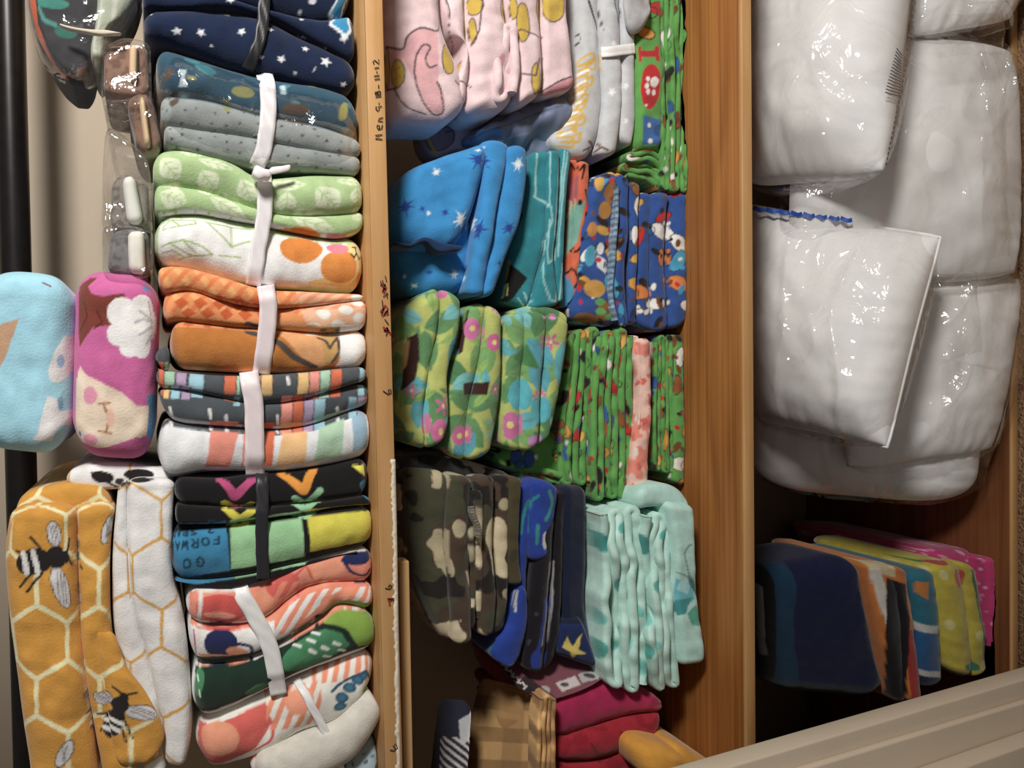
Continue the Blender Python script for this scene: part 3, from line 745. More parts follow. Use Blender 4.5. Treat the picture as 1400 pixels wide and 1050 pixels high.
pr = Print((26, 24, 27), 1.0)
pr.line([(301, 645), (322, 681), (345, 652)], 12, (192, 76, 130)).line([(386, 642), (415, 672), (430, 636)], 12, (226, 148, 40)).poly([(482, 632), (502, 632), (504, 652), (492, 644)], (230, 222, 70)).poly([(492, 660), (506, 656), (506, 684), (498, 676)], (50, 140, 185))
pr.line([(308, 692), (328, 712), (344, 696)], 11, (212, 202, 50)).line([(403, 684), (419, 698), (437, 672)], 10, (150, 208, 160))
pr.poly([(226, 722), (310, 714), (316, 790), (228, 806)], (48, 134, 178)).poly([(315, 712), (413, 700), (418, 772), (317, 786)], (152, 206, 152)).poly([(421, 698), (530, 690), (530, 745), (425, 760)], (214, 206, 52))
ink = (22, 58, 80)
def rot_text(txt, x, y, h, dx, tilt):
    """Letters upside down, read from right to left, x,y = centre of the first one."""
    G = {'G': [[(.9, .2), (.6, 0), (.2, .1), (0, .5), (.2, .9), (.6, 1), (.95, .8), (.95, .5), (.6, .5)]], 'O': [[(.5, 0), (.1, .2), (0, .5), (.15, .85), (.5, 1), (.85, .85), (1, .5), (.85, .15), (.5, 0)]],
         'F': [[(.9, 0), (.1, 0), (.1, 1)], [(.1, .5), (.7, .5)]], 'R': [[(.1, 1), (.1, 0), (.7, 0), (.9, .25), (.7, .5), (.1, .5)], [(.5, .5), (.95, 1)]], 'W': [[(0, 0), (.25, 1), (.5, .3), (.75, 1), (1, 0)]],
         'A': [[(0, 1), (.5, 0), (1, 1)], [(.2, .65), (.8, .65)]], '2': [[(.05, .2), (.4, 0), (.9, .15), (.8, .45), (.05, 1), (1, 1)]], 'S': [[(.9, .1), (.4, 0), (.05, .25), (.5, .5), (.95, .75), (.5, 1), (.05, .9)]], 'P': [[(.1, 1), (.1, 0), (.7, 0), (.95, .28), (.7, .55), (.1, .55)]], 'C': [[(.95, .15), (.5, 0), (.05, .4), (.2, .9), (.6, 1), (.95, .85)]]}
    for i, ch in enumerate(txt):
        if ch == ' ': continue
        cx, cy = x-i*dx, y+i*tilt
        for l in G[ch]: pr.line([(cx-(u-.5)*h*.72, cy-(v-.5)*h) for u, v in l], 2.4, ink)
rot_text('GO', 274, 771, 15, 19, 2)
rot_text('FORWA', 296, 737, 13, 14.5, 2.6)
rot_text('2 SPAC', 289, 719, 10, 12, 1.6)
e1 = [(240, 691), (300, 696), (350, 697), (400, 692), (505, 681)]
b = blanket('black board-game-print blanket with blue, mint and yellow squares and a black ribbon', [
    lump([(238, 653), (300, 656), (350, 649), (430, 642), (507, 627)], e1, YT, seed=17),
    lump([(x, y-2) for x, y in e1], [(240, 716), (310, 716), (350, 711), (410, 704), (470, 694), (510, 690)], YT, seed=18),
    lump([(230, 722), (310, 714), (350, 708), (413, 700), (516, 690)], [(233, 795), (262, 800), (290, 797), (350, 788), (400, 778), (450, 764), (517, 748)], YT-.004, seed=19),
    lump([(236, 793), (290, 794), (350, 785), (420, 770), (490, 754)], [(250, 797), (290, 805), (330, 803), (380, 790), (440, 768), (490, 758)], YT+.004, seed=20)], pr, group=GT)
ribbon(b, [(358, 645), (359, 680), (358, 710), (358, 745), (360, 792)], 17, (40, 40, 45), label='black ribbon')

CR, PE, NV = (214, 96, 88), (236, 150, 118), (34, 42, 84)
pr = Print((238, 226, 222), 1.12)
pr.poly([(250, 800), (340, 800), (420, 765), (520, 745), (520, 800), (440, 802), (407, 815), (360, 852), (300, 862), (250, 850)], (232, 140, 118))
pr.ell(303, 832, 36, 24, (208, 84, 78), .1).ell(366, 826, 24, 20, PE).ell(388, 800, 24, 20, CR, -.5).ell(445, 780, 30, 14, PE, -.4).line([(275, 800), (272, 850)], 5, (240, 222, 216)).ell(300, 842, 22, 6, (232, 150, 130), .1)
pr.ell(493, 760, 24, 13, NV, -.2).line([(470, 766), (482, 784), (500, 790), (512, 780)], 4, NV, True).line([(400, 790), (420, 770), (428, 795)], 3, (206, 90, 84))
pr.poly([(262, 852), (275, 856), (272, 890), (262, 890)], (240, 220, 215)).ell(302, 879, 23, 24, NV).ell(325, 894, 16, 9, PE, .3).line([(325, 880), (342, 884), (345, 898), (330, 906)], 4, NV, True).poly([(268, 896), (330, 900), (282, 915)], PE).line([(262, 860), (266, 900)], 3, (180, 90, 120))
pr.stripes(15, .5, (234, 138, 108), .5, clip=(375, 795, 520, 870)).poly([(395, 870), (450, 815), (490, 795), (480, 815), (420, 862)], (234, 146, 116))
pr.poly([(255, 905), (350, 898), (400, 872), (440, 847), (467, 826), (530, 838), (530, 886), (450, 912), (407, 933), (360, 955), (255, 995)], (30, 52, 42))
pr.ell(434, 888, 54, 26, (62, 130, 88), -.5).poly([(440, 846), (460, 830), (480, 824), (535, 832), (535, 880), (490, 890), (480, 868)], (128, 168, 58)).line([(436, 848), (470, 862), (486, 888)], 8, (26, 42, 36))
for x, y in ((432, 862), (425, 874), (407, 880), (444, 886), (460, 880), (448, 902), (468, 894), (427, 890)): pr.line([(x-4, y-2), (x+4, y+2)], 4.2, (222, 232, 222))
pr.ell(266, 930, 12, 24, (62, 130, 88), .2).line([(264, 922), (266, 930)], 3, (220, 230, 222)).line([(268, 944), (270, 952)], 3, (220, 230, 222)).ell(352, 946, 18, 8, (62, 130, 88), -.5)
e1 = [(255, 846), (280, 855), (313, 858), (360, 851), (407, 814), (440, 801), (513, 796)]
e2 = [(263, 904), (283, 912), (323, 908), (350, 899), (400, 872), (440, 848), (467, 829), (514, 838)]
b = blanket('coral and dark green jungle-print blanket tied by a slanting white ribbon', [
    lump([(256, 808), (280, 806), (333, 803), (407, 774), (467, 757), (512, 750)], e1, YT, seed=21),
    lump([(x, y-2) for x, y in e1], e2, YT, seed=22),
    lump([(x, y-2) for x, y in e2], [(263, 985), (297, 980), (360, 954), (407, 930), (453, 911), (521, 884)], YT, seed=23)], pr, group=GT)
ribbon(b, [(326, 800), (334, 818), (344, 835), (363, 870), (373, 900), (381, 950)], 23, (232, 226, 228), 1.2, label='white ribbon')

pr = Print((236, 222, 214), 1.15)
pr.poly([(255, 985), (300, 985), (365, 955), (372, 990), (350, 1030), (300, 1070), (255, 1060)], CR).ell(297, 1010, 30, 29, PE).line([(345, 970), (370, 985), (372, 1015), (350, 1035)], 4, CR, True)
pr.stripes(15, .5, (236, 140, 108), .35, clip=(365, 925, 440, 1000)).stripes(14, .5, (236, 140, 108), .2, clip=(430, 880, 525, 930)).ell(410, 955, 18, 24, PE, .4)
for x, y in ((490, 928), (478, 940), (468, 955), (500, 922), (466, 970)): pr.ell(x, y, 9, 8, (46, 96, 124)).ell(x, y, 5, 4.5, (60, 120, 148))
pr.line([(455, 945), (470, 930), (500, 918), (515, 930)], 4, (40, 84, 112), True).ell(507, 948, 10, 8, (130, 158, 62))
b = blanket('coral sun-print blanket leaning at the far left end, tied by a narrow white ribbon', [
    lump([(268, 992), (300, 980), (360, 957), (433, 926), (520, 888)], [(270, 1045), (300, 1060), (360, 1042), (417, 1012), (463, 994), (508, 956)], YT, seed=24),
    lump([(345, 1042), (417, 1009), (463, 992), (510, 954)], [(347, 1075), (413, 1078), (478, 1052), (523, 984)], YT-.004, seed=25, rq=1.0)], pr, group=GT)
part(b, 'white_lining', [lump([(350, 1042), (417, 1012), (463, 994), (505, 953), (515, 958)], [(350, 1080), (413, 1080), (480, 1050), (522, 990), (520, 970)], YT-.012, .28, seed=26)], Print((214, 210, 200), 1.0), label='off-white plush lining')
ribbon(b, [(405, 928), (418, 950), (430, 973), (450, 1010), (466, 1052)], 11, (230, 226, 226), 1.2, label='narrow white ribbon')
pr = Print((160, 180, 190), 1.1).cells(14, [(60, 90, 120), (225, 225, 220), (90, 120, 140)], 3, 6, seed=3, kind='leaf', aspect=.5)
blanket('pale blue speckled blanket peeking out at the far left corner of the upper shelf', [lump([(455, 1062), (485, 1035), (515, 1000)], [(470, 1095), (495, 1085), (524, 1065)], YT+.01, seed=27), ], pr)

# ---- on top of the tied blankets
pr = Print((150, 205, 226), 1.15)
pr.poly([(-30, 452), (27, 435), (6, 490), (-30, 560)], (186, 148, 116)).poly([(95, 460), (78, 480), (66, 506), (70, 520), (82, 524), (97, 520), (140, 500), (140, 455)], (232, 220, 228)).ell(90, 494, 8, 9, (150, 178, 214))
pr.poly([(64, 541), (82, 546), (86, 562), (95, 563), (140, 560), (140, 590), (92, 582), (80, 592), (72, 612), (44, 608), (52, 590)], (232, 220, 228)).poly([(95, 540), (82, 546), (86, 562), (96, 562)], (120, 168, 196)).line([(58, 378), (70, 386)], 3, (120, 60, 50))
blanket('light blue fleece blanket rolled up on top of the pile, beside the black rod', [lump([(-40, 374), (20, 368), (70, 372), (103, 386)], [(-40, 612), (20, 620), (65, 620), (96, 602)], .93, .25, seed=28, rq=.30, rp=.30, rd=.35)], pr, 'rolled_blanket', group='rolled blankets on top')
pr = Print((200, 96, 156), 1.1)
pr.poly([(90, 380), (120, 362), (132, 366), (115, 387), (123, 400), (140, 405), (170, 399), (172, 413), (152, 417), (154, 445), (127, 447), (96, 474), (90, 440)], (122, 56, 44))
pr.line([(108, 412), (115, 432), (98, 452)], 1.6, (80, 34, 30)).line([(132, 425), (140, 440), (128, 450)], 1.6, (80, 34, 30))
for x, y, r in ((560, 290, 100), (500, 232, 62), (598, 222, 70), (650, 280, 60), (592, 362, 58), (492, 318, 52), (530, 375, 40)): pr.ell(x/3, 350+y/3, r/3, r/3, (240, 238, 240))
for l in ([(185, 441), (200, 436), (222, 440)], [(193, 425), (206, 431), (222, 438)], [(192, 458), (206, 452), (222, 446)], [(212, 412), (218, 430)], [(206, 470), (220, 458)]): pr.line(l, 4, (182, 182, 188))
pr.poly([(85, 520), (98, 500), (115, 513), (133, 520), (167, 537), (187, 555), (240, 555), (240, 600), (200, 597), (167, 613), (133, 625), (110, 618), (85, 600)], (236, 208, 186))
pr.ell(120.6, 540.6, 12.6, 12.6, (222, 146, 172)).ell(120.6, 607, 12.6, 12.6, (222, 146, 172)).line([(134, 552), (150, 551)], 2.2, (170, 112, 66)).line([(142, 553), (148, 572), (145, 591)], 2.8, (170, 112, 66), True).line([(134, 590), (152, 593)], 2.2, (170, 112, 66)).ell(151, 572, 6, 13, (240, 186, 160))
pr.poly([(150, 618), (187, 598), (200, 606), (187, 630), (146, 632)], (200, 96, 156)).poly([(206, 540), (240, 540), (240, 620), (206, 600), (212, 560)], (70, 140, 186)).ell(207, 385, 9, 6, (80, 140, 190)).ell(98, 598, 4, 6, (50, 120, 170))
blanket('magenta blanket roll with a white shell and cream patch, on top of the orange one', [lump([(97, 376), (122, 366), (180, 370), (220, 380)], [(95, 605), (115, 622), (150, 629), (195, 627), (214, 605)], .93, .25, seed=29, rq=.32, rp=.30, rd=.35)], pr, 'rolled_blanket', group='rolled blankets on top')

HONEY, CREAM = (206, 146, 42), (244, 222, 174)
def bee(pr, cx, cy, s, a, body=(36, 32, 34)):
    ca, sa = math.cos(a), math.sin(a)
    def q(x, y): return (cx+(x*ca-y*sa)*s, cy+(x*sa+y*ca)*s)
    for l in ([(-25, -12), (-46, -18)], [(-10, -16), (-22, -34)], [(-14, 18), (-36, 40)], [(-24, 14), (-46, 32)], [(28, -4), (34, -24)], [(30, 4), (40, 18)]): pr.line([q(*p) for p in l], 3.2*s, body)
    for wx, wy, w, h, r in ((10, -34, 9, 17, -.1), (12, 40, 12, 30, -.25)):
        c = q(wx, wy)
        pr.ell(c[0], c[1], w*s+1.5, h*s+1.5, body, a+r).ell(c[0], c[1], w*s, h*s, (206, 204, 206), a+r)
        for t in (-.4, .1, .5): pr.line([q(wx+t*w*.9, wy-h*.7), q(wx+t*w, wy+h*.8)], 1.2, (120, 118, 120))
    c = q(-22, 0); pr.ell(c[0], c[1], 26*s, 18*s, body, a)
    for t in (-13, 1): pr.line([q(-22+t, -14), q(-22+t+2, 14)], 6.5*s, (235, 232, 226))
    c = q(-44, 0); pr.ell(c[0], c[1], 4*s, 3*s, body, a)
    c = q(10, -2); pr.ell(c[0], c[1], 14*s, 16*s, body, a)
    c = q(24, 0); pr.ell(c[0], c[1], 8*s, 9*s, body, a)
pr = Print(HONEY, 1.12); pr.warp = 1.0
pr.hexes(93-86, 877-74.5, 49.7, 6.5, CREAM)
bee(pr, 68, 765, 1.0, -.12); bee(pr, 162, 972, .8, -1.2); 
for x, y, a in ((88, 1030, .5), (150, 725, .4)): pr.ell(x, y, 10, 22, (40, 36, 36), a).ell(x, y, 8.5, 20, (205, 204, 206), a).line([(x-3, y-14), (x+1, y+14)], 1.2, (120, 118, 120)).line([(x+4, y-12), (x-3, y+10)], 1.2, (120, 118, 120))
b = blanket('mustard honeycomb blanket printed with black bees, laid across the left end', [
    lump([(14, 692), (5, 760), (10, 850), (20, 930), (40, 1080)], [(104, 690), (106, 780), (112, 880), (124, 980), (134, 1080)], .925, .34, seed=30, rq=.6, rp=.2, rd=.5),
    lump([(103, 690), (106, 780), (112, 880), (126, 985), (142, 1080)], [(158, 688), (151, 760), (152, 850), (160, 905), (176, 985), (190, 1060)], .93, .34, seed=31, rq=.7, rp=.3, rd=.5),
    lump([(128, 860), (140, 930), (150, 1000), (160, 1050)], [(157, 870), (172, 912), (197, 946), (217, 985), (223, 1014), (206, 1046)], .921, .012, seed=41, rq=.5),
    lump([(18, 694), (36, 674), (80, 664), (142, 664)], [(22, 712), (50, 704), (100, 702), (158, 702)], .945, .3, seed=32)], pr, group='honeycomb blankets')
pr = Print((238, 236, 232), 1.05); pr.warp = 1.0
pr.hexes(178+43, 784, 49.7, 4.5, (216, 164, 70))
pr.ell(140, 652, 16, 9, (36, 32, 34), .2).ell(190, 648, 20, 10, (36, 32, 34)).ell(165, 660, 8, 6, (60, 56, 56)).line([(125, 645), (160, 670)], 3, (36, 32, 34))
blanket('white honeycomb blanket with ochre lines, just below the bee blanket', [
    lump([(160, 668), (154, 760), (155, 850), (164, 905), (180, 985), (196, 1060)], [(174, 655), (175, 750), (182, 830), (197, 880), (213, 945), (229, 1060)], .935, .34, seed=33, rp=.25, rd=.7),
    lump([(172, 655), (173, 750), (180, 830), (195, 880), (209, 940), (226, 1050)], [(241, 655), (237, 720), (238, 790), (250, 835), (259, 900), (262, 1000), (252, 1052)], .93, .34, seed=34, rq=.6, rp=.2, rd=.5),
    lump([(88, 648), (110, 640), (160, 634), (238, 640)], [(92, 668), (130, 672), (180, 668), (240, 664)], .955, .3, seed=35)], pr, group='honeycomb blankets')

# small plush packets in clear bags
GB = 'bagged plush slippers on top of the pile'
def packet(label, e0, e1, strip, base, sole, Y, gain=1.6, fe0=None, fe1=None, seed=40):
    pr = Print(base, gain).noise(6, .25, tuple(int(c*.8) for c in base), seed)
    b = blanket(label, [lump(e0, e1, Y, .16, seed=seed, rq=.38, rp=.15, rd=.3)], pr, 'slipper', 'slipper', GB)
    part(b, 'sole', [lump(strip[0], strip[1], Y-.012, .17, seed=seed+1, wr=.4, rq=.35, rp=.15, rd=.35)], Print(sole, 1.1), COTTON, 'pale sole edge')
    wrapfilm(b, fe0 or e0, fe1 or e1, Y-.022, .2, material=FILM2, seed=seed+2, wr=2.2, rq=.3, rp=.12, rd=.3)
packet('brown slipper with pale sole in clear plastic, topmost by the navy blanket', [(142, 62), (172, 58), (203, 62)], [(140, 124), (172, 130), (204, 130)], ([(177, 58), (189, 58)], [(176, 106), (187, 108)]), (120, 92, 78), (222, 190, 150), .96,
       fe0=[(139, 58), (172, 46), (206, 56)], fe1=[(136, 132), (172, 138), (208, 134)], seed=40)
packet('brown slipper with slanted pale sole in clear plastic, beside the bagged blanket', [(172, 136), (190, 128), (207, 130)], [(188, 200), (205, 210), (222, 200)], ([(189, 131), (198, 129)], [(198, 198), (207, 198)]), (112, 84, 70), (220, 188, 146), .955,
       fe0=[(142, 140), (176, 128), (208, 124)], fe1=[(150, 205), (190, 216), (224, 206)], seed=44)
packet('grey slipper with broad white sole in a tall clear bag', [(152, 246), (170, 238), (202, 244)], [(150, 312), (170, 314), (205, 312)], ([(166, 240), (184, 238)], [(174, 306), (197, 304)]), (112, 104, 98), (236, 228, 218), .955,
       fe0=[(140, 200), (150, 172), (195, 210), (206, 235)], fe1=[(138, 312), (170, 318), (210, 316)], seed=48)
packet('grey slipper with broad white sole, in clear plastic just over the orange plaid blanket', [(152, 318), (172, 313), (204, 318)], [(146, 370), (172, 376), (206, 374)], ([(174, 315), (197, 313)], [(176, 372), (199, 374)]), (104, 102, 104), (232, 224, 214), .95,
       fe0=[(139, 312), (172, 308), (210, 312)], fe1=[(140, 376), (172, 381), (208, 378)], seed=52)

pr = Print((62, 62, 66), 1.0)
pr.poly([(20, -60), (45, -60), (44, 30), (60, 75), (95, 120), (60, 100), (30, 40)], (214, 96, 48)).ell(70, 2, 24, 8, (60, 140, 128), .1).line([(50, 8), (58, 25), (75, 32)], 6, (70, 150, 140), True).ell(90, 42, 16, 9, (46, 110, 98), .2).poly([(88, 104), (120, 88), (136, 100), (118, 122)], (122, 88, 60))
pr.line([(45, -60), (46, 25), (64, 70), (100, 104)], 3, (50, 48, 50))
b = blanket('charcoal and teal blanket with orange trim, rolled in a bag at the top corner', [
    lump([(34, -110), (34, -40), (40, 20), (62, 72), (88, 106)], [(128, -110), (132, -40), (132, 30), (126, 70), (118, 110)], .97, .12, seed=36, rq=.6, rp=.3, rd=.6)], pr, 'rolled_blanket', group='rolled blankets on top')
part(b, 'pale_lining', [lump([(132, -110), (132, -30), (128, 30), (122, 70), (130, 98)], [(205, -110), (190, -20), (172, 20), (150, 40), (140, 90)], .975, .11, seed=37, rq=.7)], Print((170, 178, 158), 1.0).stripes(22, .3, (196, 200, 186), 0.1), label='pale green plush side')
wrapfilm(b, [(30, -110), (32, -20), (44, 50), (84, 106)], [(204, -110), (192, -20), (175, 30), (146, 92)], .955, .09, seed=38, material=FILM2)
part(b, 'drawstring', [lump([(80, 30), (110, 39), (135, 41), (166, 43)], [(82, 33), (110, 43), (135, 46), (166, 48)], .945, .008, seed=39)], Print((206, 196, 176)), COTTON, 'cream drawstring')
# ------------------------------------------------------------------ middle shelf, from the right end
GM = 'folded blankets on the middle shelf'
DOGC = [(214, 150, 50), (150, 88, 40), (196, 40, 44), (50, 96, 170), (236, 234, 226), (40, 34, 34), (224, 176, 60)]
def dogprint(base, gain=1.0, seed=1, cols=DOGC):
    p = Print(base, gain)
    p.cells(34, cols, 10, 17, seed=seed, aspect=.55, prob=.85, edge=(44, 46, 40), ew=1.6)
    p.cells(27, [base, (40, 34, 34), (120, 72, 36), cols[3]], 6, 11, seed=seed+5, aspect=.5, prob=.5)
    p.cells(20, [(40, 34, 34), (196, 40, 44), (236, 234, 226), (120, 72, 36)], 3, 5.5, seed=seed+7, aspect=.7, prob=.5)
    p.cells(30, [(36, 60, 40)], 5, 9, seed=seed+3, kind='ring', ew=1.5, prob=.4)
    return p
GREEN, BLUE = (92, 164, 72), (46, 84, 156)

# green dog prints, bottom of the right-hand stack
blanket('green dog-print blanket lying directly on the wood at the right end of the middle shelf', [
    serp([(902, -60), (903, 100), (905, 268)], [(947, -60), (945, 100), (944, 262)], 6, 1.035, seed=2),
    serp([(862, 200), (885, 196), (908, 200)], [(850, 240), (880, 246), (908, 262)], 6, 1.045, seed=3)], dogprint(GREEN, .95, 3), group=GM)
pr = dogprint(GREEN, .95, 21)
pr.rect(860, 30, 912, 200, GREEN).ell(884, 44, 12, 7, (214, 150, 50), .3, (50, 40, 36)).rect(873, 62, 901, 84, (194, 40, 46)).rect(871, 69, 876, 77, GREEN)
pr.rect(870, 61, 881, 68, GREEN).rect(870, 78, 881, 85, GREEN).rect(891, 61, 896, 67, GREEN)
pr.poly([(872, 62), (877, 62), (877, 84), (872, 84)], (194, 40, 46)).poly([(896, 62), (902, 62), (902, 84), (896, 84)], (194, 40, 46)).rect(877, 69, 896, 77, (194, 40, 46)).rect(877, 60, 896, 68.5, GREEN).rect(877, 77.5, 896, 86, GREEN)
pr.ell(888, 119, 14, 31, (196, 38, 46), .06).ell(893, 113, 6, 7, (240, 240, 236)).ell(883, 118, 2.6, 4, (240, 240, 236)).ell(885, 126, 2.6, 4, (240, 240, 236)).ell(893, 127, 2.6, 4, (240, 240, 236)).ell(884, 109, 2.4, 3.4, (240, 240, 236)).ell(882, 144, 2, 2, (240, 240, 236))
pr.poly([(878, 158), (906, 164), (908, 200), (880, 198)], (60, 112, 178)).ell(888, 171, 3, 3, (240, 240, 236)).ell(900, 178, 6, 8, (46, 90, 150)).ell(890, 193, 3, 4, (240, 240, 236))
b = blanket('green dog-print blanket with a red letter and red paw heart, second from the wood', [
    lump([(868, -60), (870, 60), (872, 204)], [(908, -60), (909, 60), (910, 203)], 1.03, seed=60, rq=.5)], pr, group=GM)

pr = Print((196, 199, 203), 1.0)
pr.line([(800, -20), (812, 20), (822, 40)], 2.5, (70, 70, 78)).line([(783, 40), (790, 42), (792, 50), (786, 54), (780, 50)], 2.2, (70, 70, 78), True).line([(836, -10), (848, 30)], 2, (80, 80, 88))
rg = np.random.default_rng(8)
for i in range(16):
    t = i/15; cx = 797-25*t+6*math.sin(i*1.9); cy = 80+115*t
    pr.line([(cx-13*math.cos(i*1.1), cy), (cx+14, cy-7), (cx+12, cy+6), (cx-12, cy+4)], 3.0, (218, 176, 72), True)
for i in range(7): pr.line([(805-i*4, 95+i*14), (785-i*3, 97+i*14)], 3.2, (240, 238, 232))
pr.star(837, 125, 7, (236, 238, 240)).star(855, 117, 6, (236, 238, 240)).star(856, 165, 5, (230, 232, 236)).star(838, 60, 5, (236, 238, 240)).line([(802, 206), (820, 200), (808, 194), (830, 206)], 3, (120, 92, 86), True)
b = blanket('light grey star blanket with a yellow scribbled mane, right end of the middle shelf', [
    lump([(785, -60), (792, 40), (788, 130), (755, 195)], [(822, -60), (824, 60), (830, 140), (818, 196), (800, 222)], 1.035, seed=61, rq=.9),
    lump([(822, -60), (824, 60), (829, 140), (818, 212)], [(849, -60), (851, 60), (853, 150), (846, 212)], 1.03, seed=62),
    lump([(848, -60), (850, 60), (852, 190)], [(868, -60), (869, 80), (872, 150), (866, 200)], 1.032, seed=63)], pr, group=GM)
ribbon(b, [(822, 71), (835, 70), (850, 68), (868, 66)], 14, (240, 240, 242), label='white ribbon')
part(b, 'grey_corner', [lump([(858, -30), (876, -34), (894, -34)], [(850, 28), (872, 46), (893, 26)], 1.015, .02, seed=64, wr=2.5)], Print((178, 180, 184)), label='loose grey corner')

pr = Print((118, 134, 166), .9).line([(640, 190), (700, 168), (760, 150)], 2, (84, 98, 130)).line([(660, 200), (720, 185)], 1.6, (150, 164, 192))
blanket('crumpled blue-grey satin sheet squeezed under the pink blanket', [
    lump([(640, 178), (700, 146), (752, 122), (790, 122)], [(648, 200), (700, 206), (752, 206), (780, 178)], 1.06, .26, seed=65, wr=4.5, rq=.9, wave=(9, 30)),
    lump([(650, 176), (720, 150), (786, 130)], [(656, 192), (720, 176), (780, 152)], 1.045, .22, seed=66, wr=4.0, wave=(8, 20)),
    lump([(715, 170), (745, 150), (780, 142)], [(724, 208), (756, 206), (782, 175)], 1.05, .22, seed=67, wr=4.0)], pr, material=SATIN, group=GM, name='crumpled_sheet', cat='sheet')

PKB, PKD, OUT, YEL = (232, 204, 208), (226, 172, 178), (92, 78, 88), (206, 172, 58)
pr = Print(PKB, 1.0)
pr.poly([(565, 40), (553, 52), (550, 75), (565, 110), (585, 150), (608, 162), (609, 135), (600, 110), (600, 90), (597, 45), (580, 38)], PKD).poly([(520, 60), (550, 66), (548, 120), (520, 122)], PKD)
pr.line([(520, 60), (550, 67), (557, 50), (575, 39), (600, 42), (610, 20), (603, -20)], 2.0, OUT, True)
pr.line([(597, 90), (587, 92), (582, 80), (588, 65), (577, 63), (567, 87), (570, 117), (587, 150), (600, 162), (608, 154), (603, 123), (598, 112)], 2.0, OUT, True).line([(537, 120), (557, 147), (585, 160)], 2, OUT, True).line([(520, 119), (540, 120)], 2, OUT)
for x, y, a, c in ((543, 100, 9.5, 18), (523, 90, 5, 27), (615, 80, 10, 20), (648, 5, 13, 13), (643, 40, 7, 17), (757, 6, 17, 22), (735, 108, 7, 22), (715, 30, 9, 26), (700, 10, 7, 14)): pr.ell(x, y, a, c, YEL, 0, OUT, 1.8)
for x, y in ((539, 94), (546, 92), (540, 108), (547, 104)): pr.ell(x, y, 2, 2, (176, 144, 44))
pr.line([(640, 60), (655, 40), (663, -10)], 1.8, OUT).line([(713, 100), (733, 103), (740, 78)], 2, OUT).poly([(742, 128), (765, 112), (790, 102), (794, 124), (742, 136)], (226, 156, 166)).line([(742, 126), (765, 110), (790, 101)], 2.2, OUT).ell(686, 84, 6, 12, (214, 150, 158), .4).line([(624, 110), (640, 118)], 1.6, OUT).line([(690, 50), (712, 40), (740, 50)], 1.6, OUT)
blanket('pale pink blanket with grey outlines and yellow spots, heaped on top at the right', [
    lump([(522, -70), (524, 60), (527, 163)], [(606, -70), (611, 30), (634, 92), (641, 135), (628, 166)], 1.0, .12, seed=68, rq=.45, rp=.35, rd=.6),
    lump([(606, -70), (612, 35), (632, 60), (622, 120)], [(636, -70), (640, 60), (642, 100), (638, 148)], 1.01, .12, seed=69, wr=2.5),
    lump([(630, -70), (640, 40), (642, 110), (642, 158)], [(686, -70), (700, 40), (708, 100), (704, 146)], 1.0, .12, seed=70, wr=1.6, rq=.8),
    serp([(672, 40), (676, 100), (676, 138)], [(708, 30), (712, 80), (709, 130)], 3, 1.0, .2, seed=71),
    lump([(686, -70), (702, 40), (710, 100), (708, 144)], [(742, -70), (744, 40), (746, 90), (742, 130)], 1.005, .12, seed=72, rq=.7),
    lump([(740, -70), (742, 40), (742, 130)], [(776, -70), (782, 30), (788, 80), (792, 118)], 1.012, .12, seed=73, rq=.5)], pr, group=GM)
pr = Print((206, 172, 180), .8).ell(600, 188, 22, 20, (150, 120, 132), 0, (80, 66, 78)).line([(575, 170), (592, 205), (600, 214)], 5, (206, 172, 70)).line([(640, 170), (610, 180)], 2, (90, 70, 84))
blanket('second pink blanket, its end hanging below the pink heap', [lump([(574, 166), (610, 162), (650, 160)], [(590, 216), (622, 204), (655, 196)], 1.09, .07, seed=74, wr=2.0)], pr, group=GM)

# second stack
pr = dogprint(BLUE, 1.0, 5, [(214, 160, 60), (150, 96, 44), (200, 40, 44), (60, 160, 200), (236, 236, 232), (236, 236, 232), (40, 60, 110)])
for x, y, a, c, k in ((812, 395, 15, 12, (206, 156, 62)), (800, 440, 20, 12, (150, 96, 44)), (836, 315, 6, 6, (196, 36, 44)), (834, 331, 6, 6, (196, 36, 44)), (826, 288, 9, 12, (176, 120, 50)), (818, 248, 7, 14, (214, 166, 70)), (820, 413, 7, 5, (90, 170, 90)), (821, 426, 7, 5, (90, 170, 90)), (833, 435, 6, 6, (90, 170, 90)), (808, 314, 7, 10, (190, 130, 60)), (806, 350, 8, 14, (70, 170, 200))): pr.ell(x, y, a, c, k, .1)
pr.poly([(816, 348), (830, 356), (836, 368), (828, 374), (816, 364)], (238, 238, 238)).ell(819, 355, 4, 3.5, (200, 40, 50)).line([(826, 366), (828, 358), (831, 365), (834, 359), (836, 367)], 1.6, (50, 50, 60)).ell(821, 340, 5, 8, (236, 236, 236))
b = blanket('blue dog-print blanket with an overlocked seam, upper of the blue pair', [
    lump([(806, 242), (797, 300), (788, 380), (780, 440)], [(850, 228), (844, 300), (838, 380), (852, 448)], 1.03, seed=75, rq=.55),
    lump([(846, 232), (846, 300), (842, 380), (852, 446)], [(862, 246), (862, 310), (858, 380), (862, 446)], 1.022, seed=76),
    lump([(860, 246), (860, 320), (862, 440)], [(876, 252), (872, 330), (874, 444)], 1.03, seed=77)], pr, group=GM)
part(b, 'seam', [serp([(842, 250), (838, 340), (834, 400), (842, 440)], [(847, 250), (843, 340), (838, 400), (847, 444)], 1, 1.016, .02, seed=4)], Print((60, 90, 130)).stripes(4, .5, (150, 180, 200)), label='stitched seam edge')
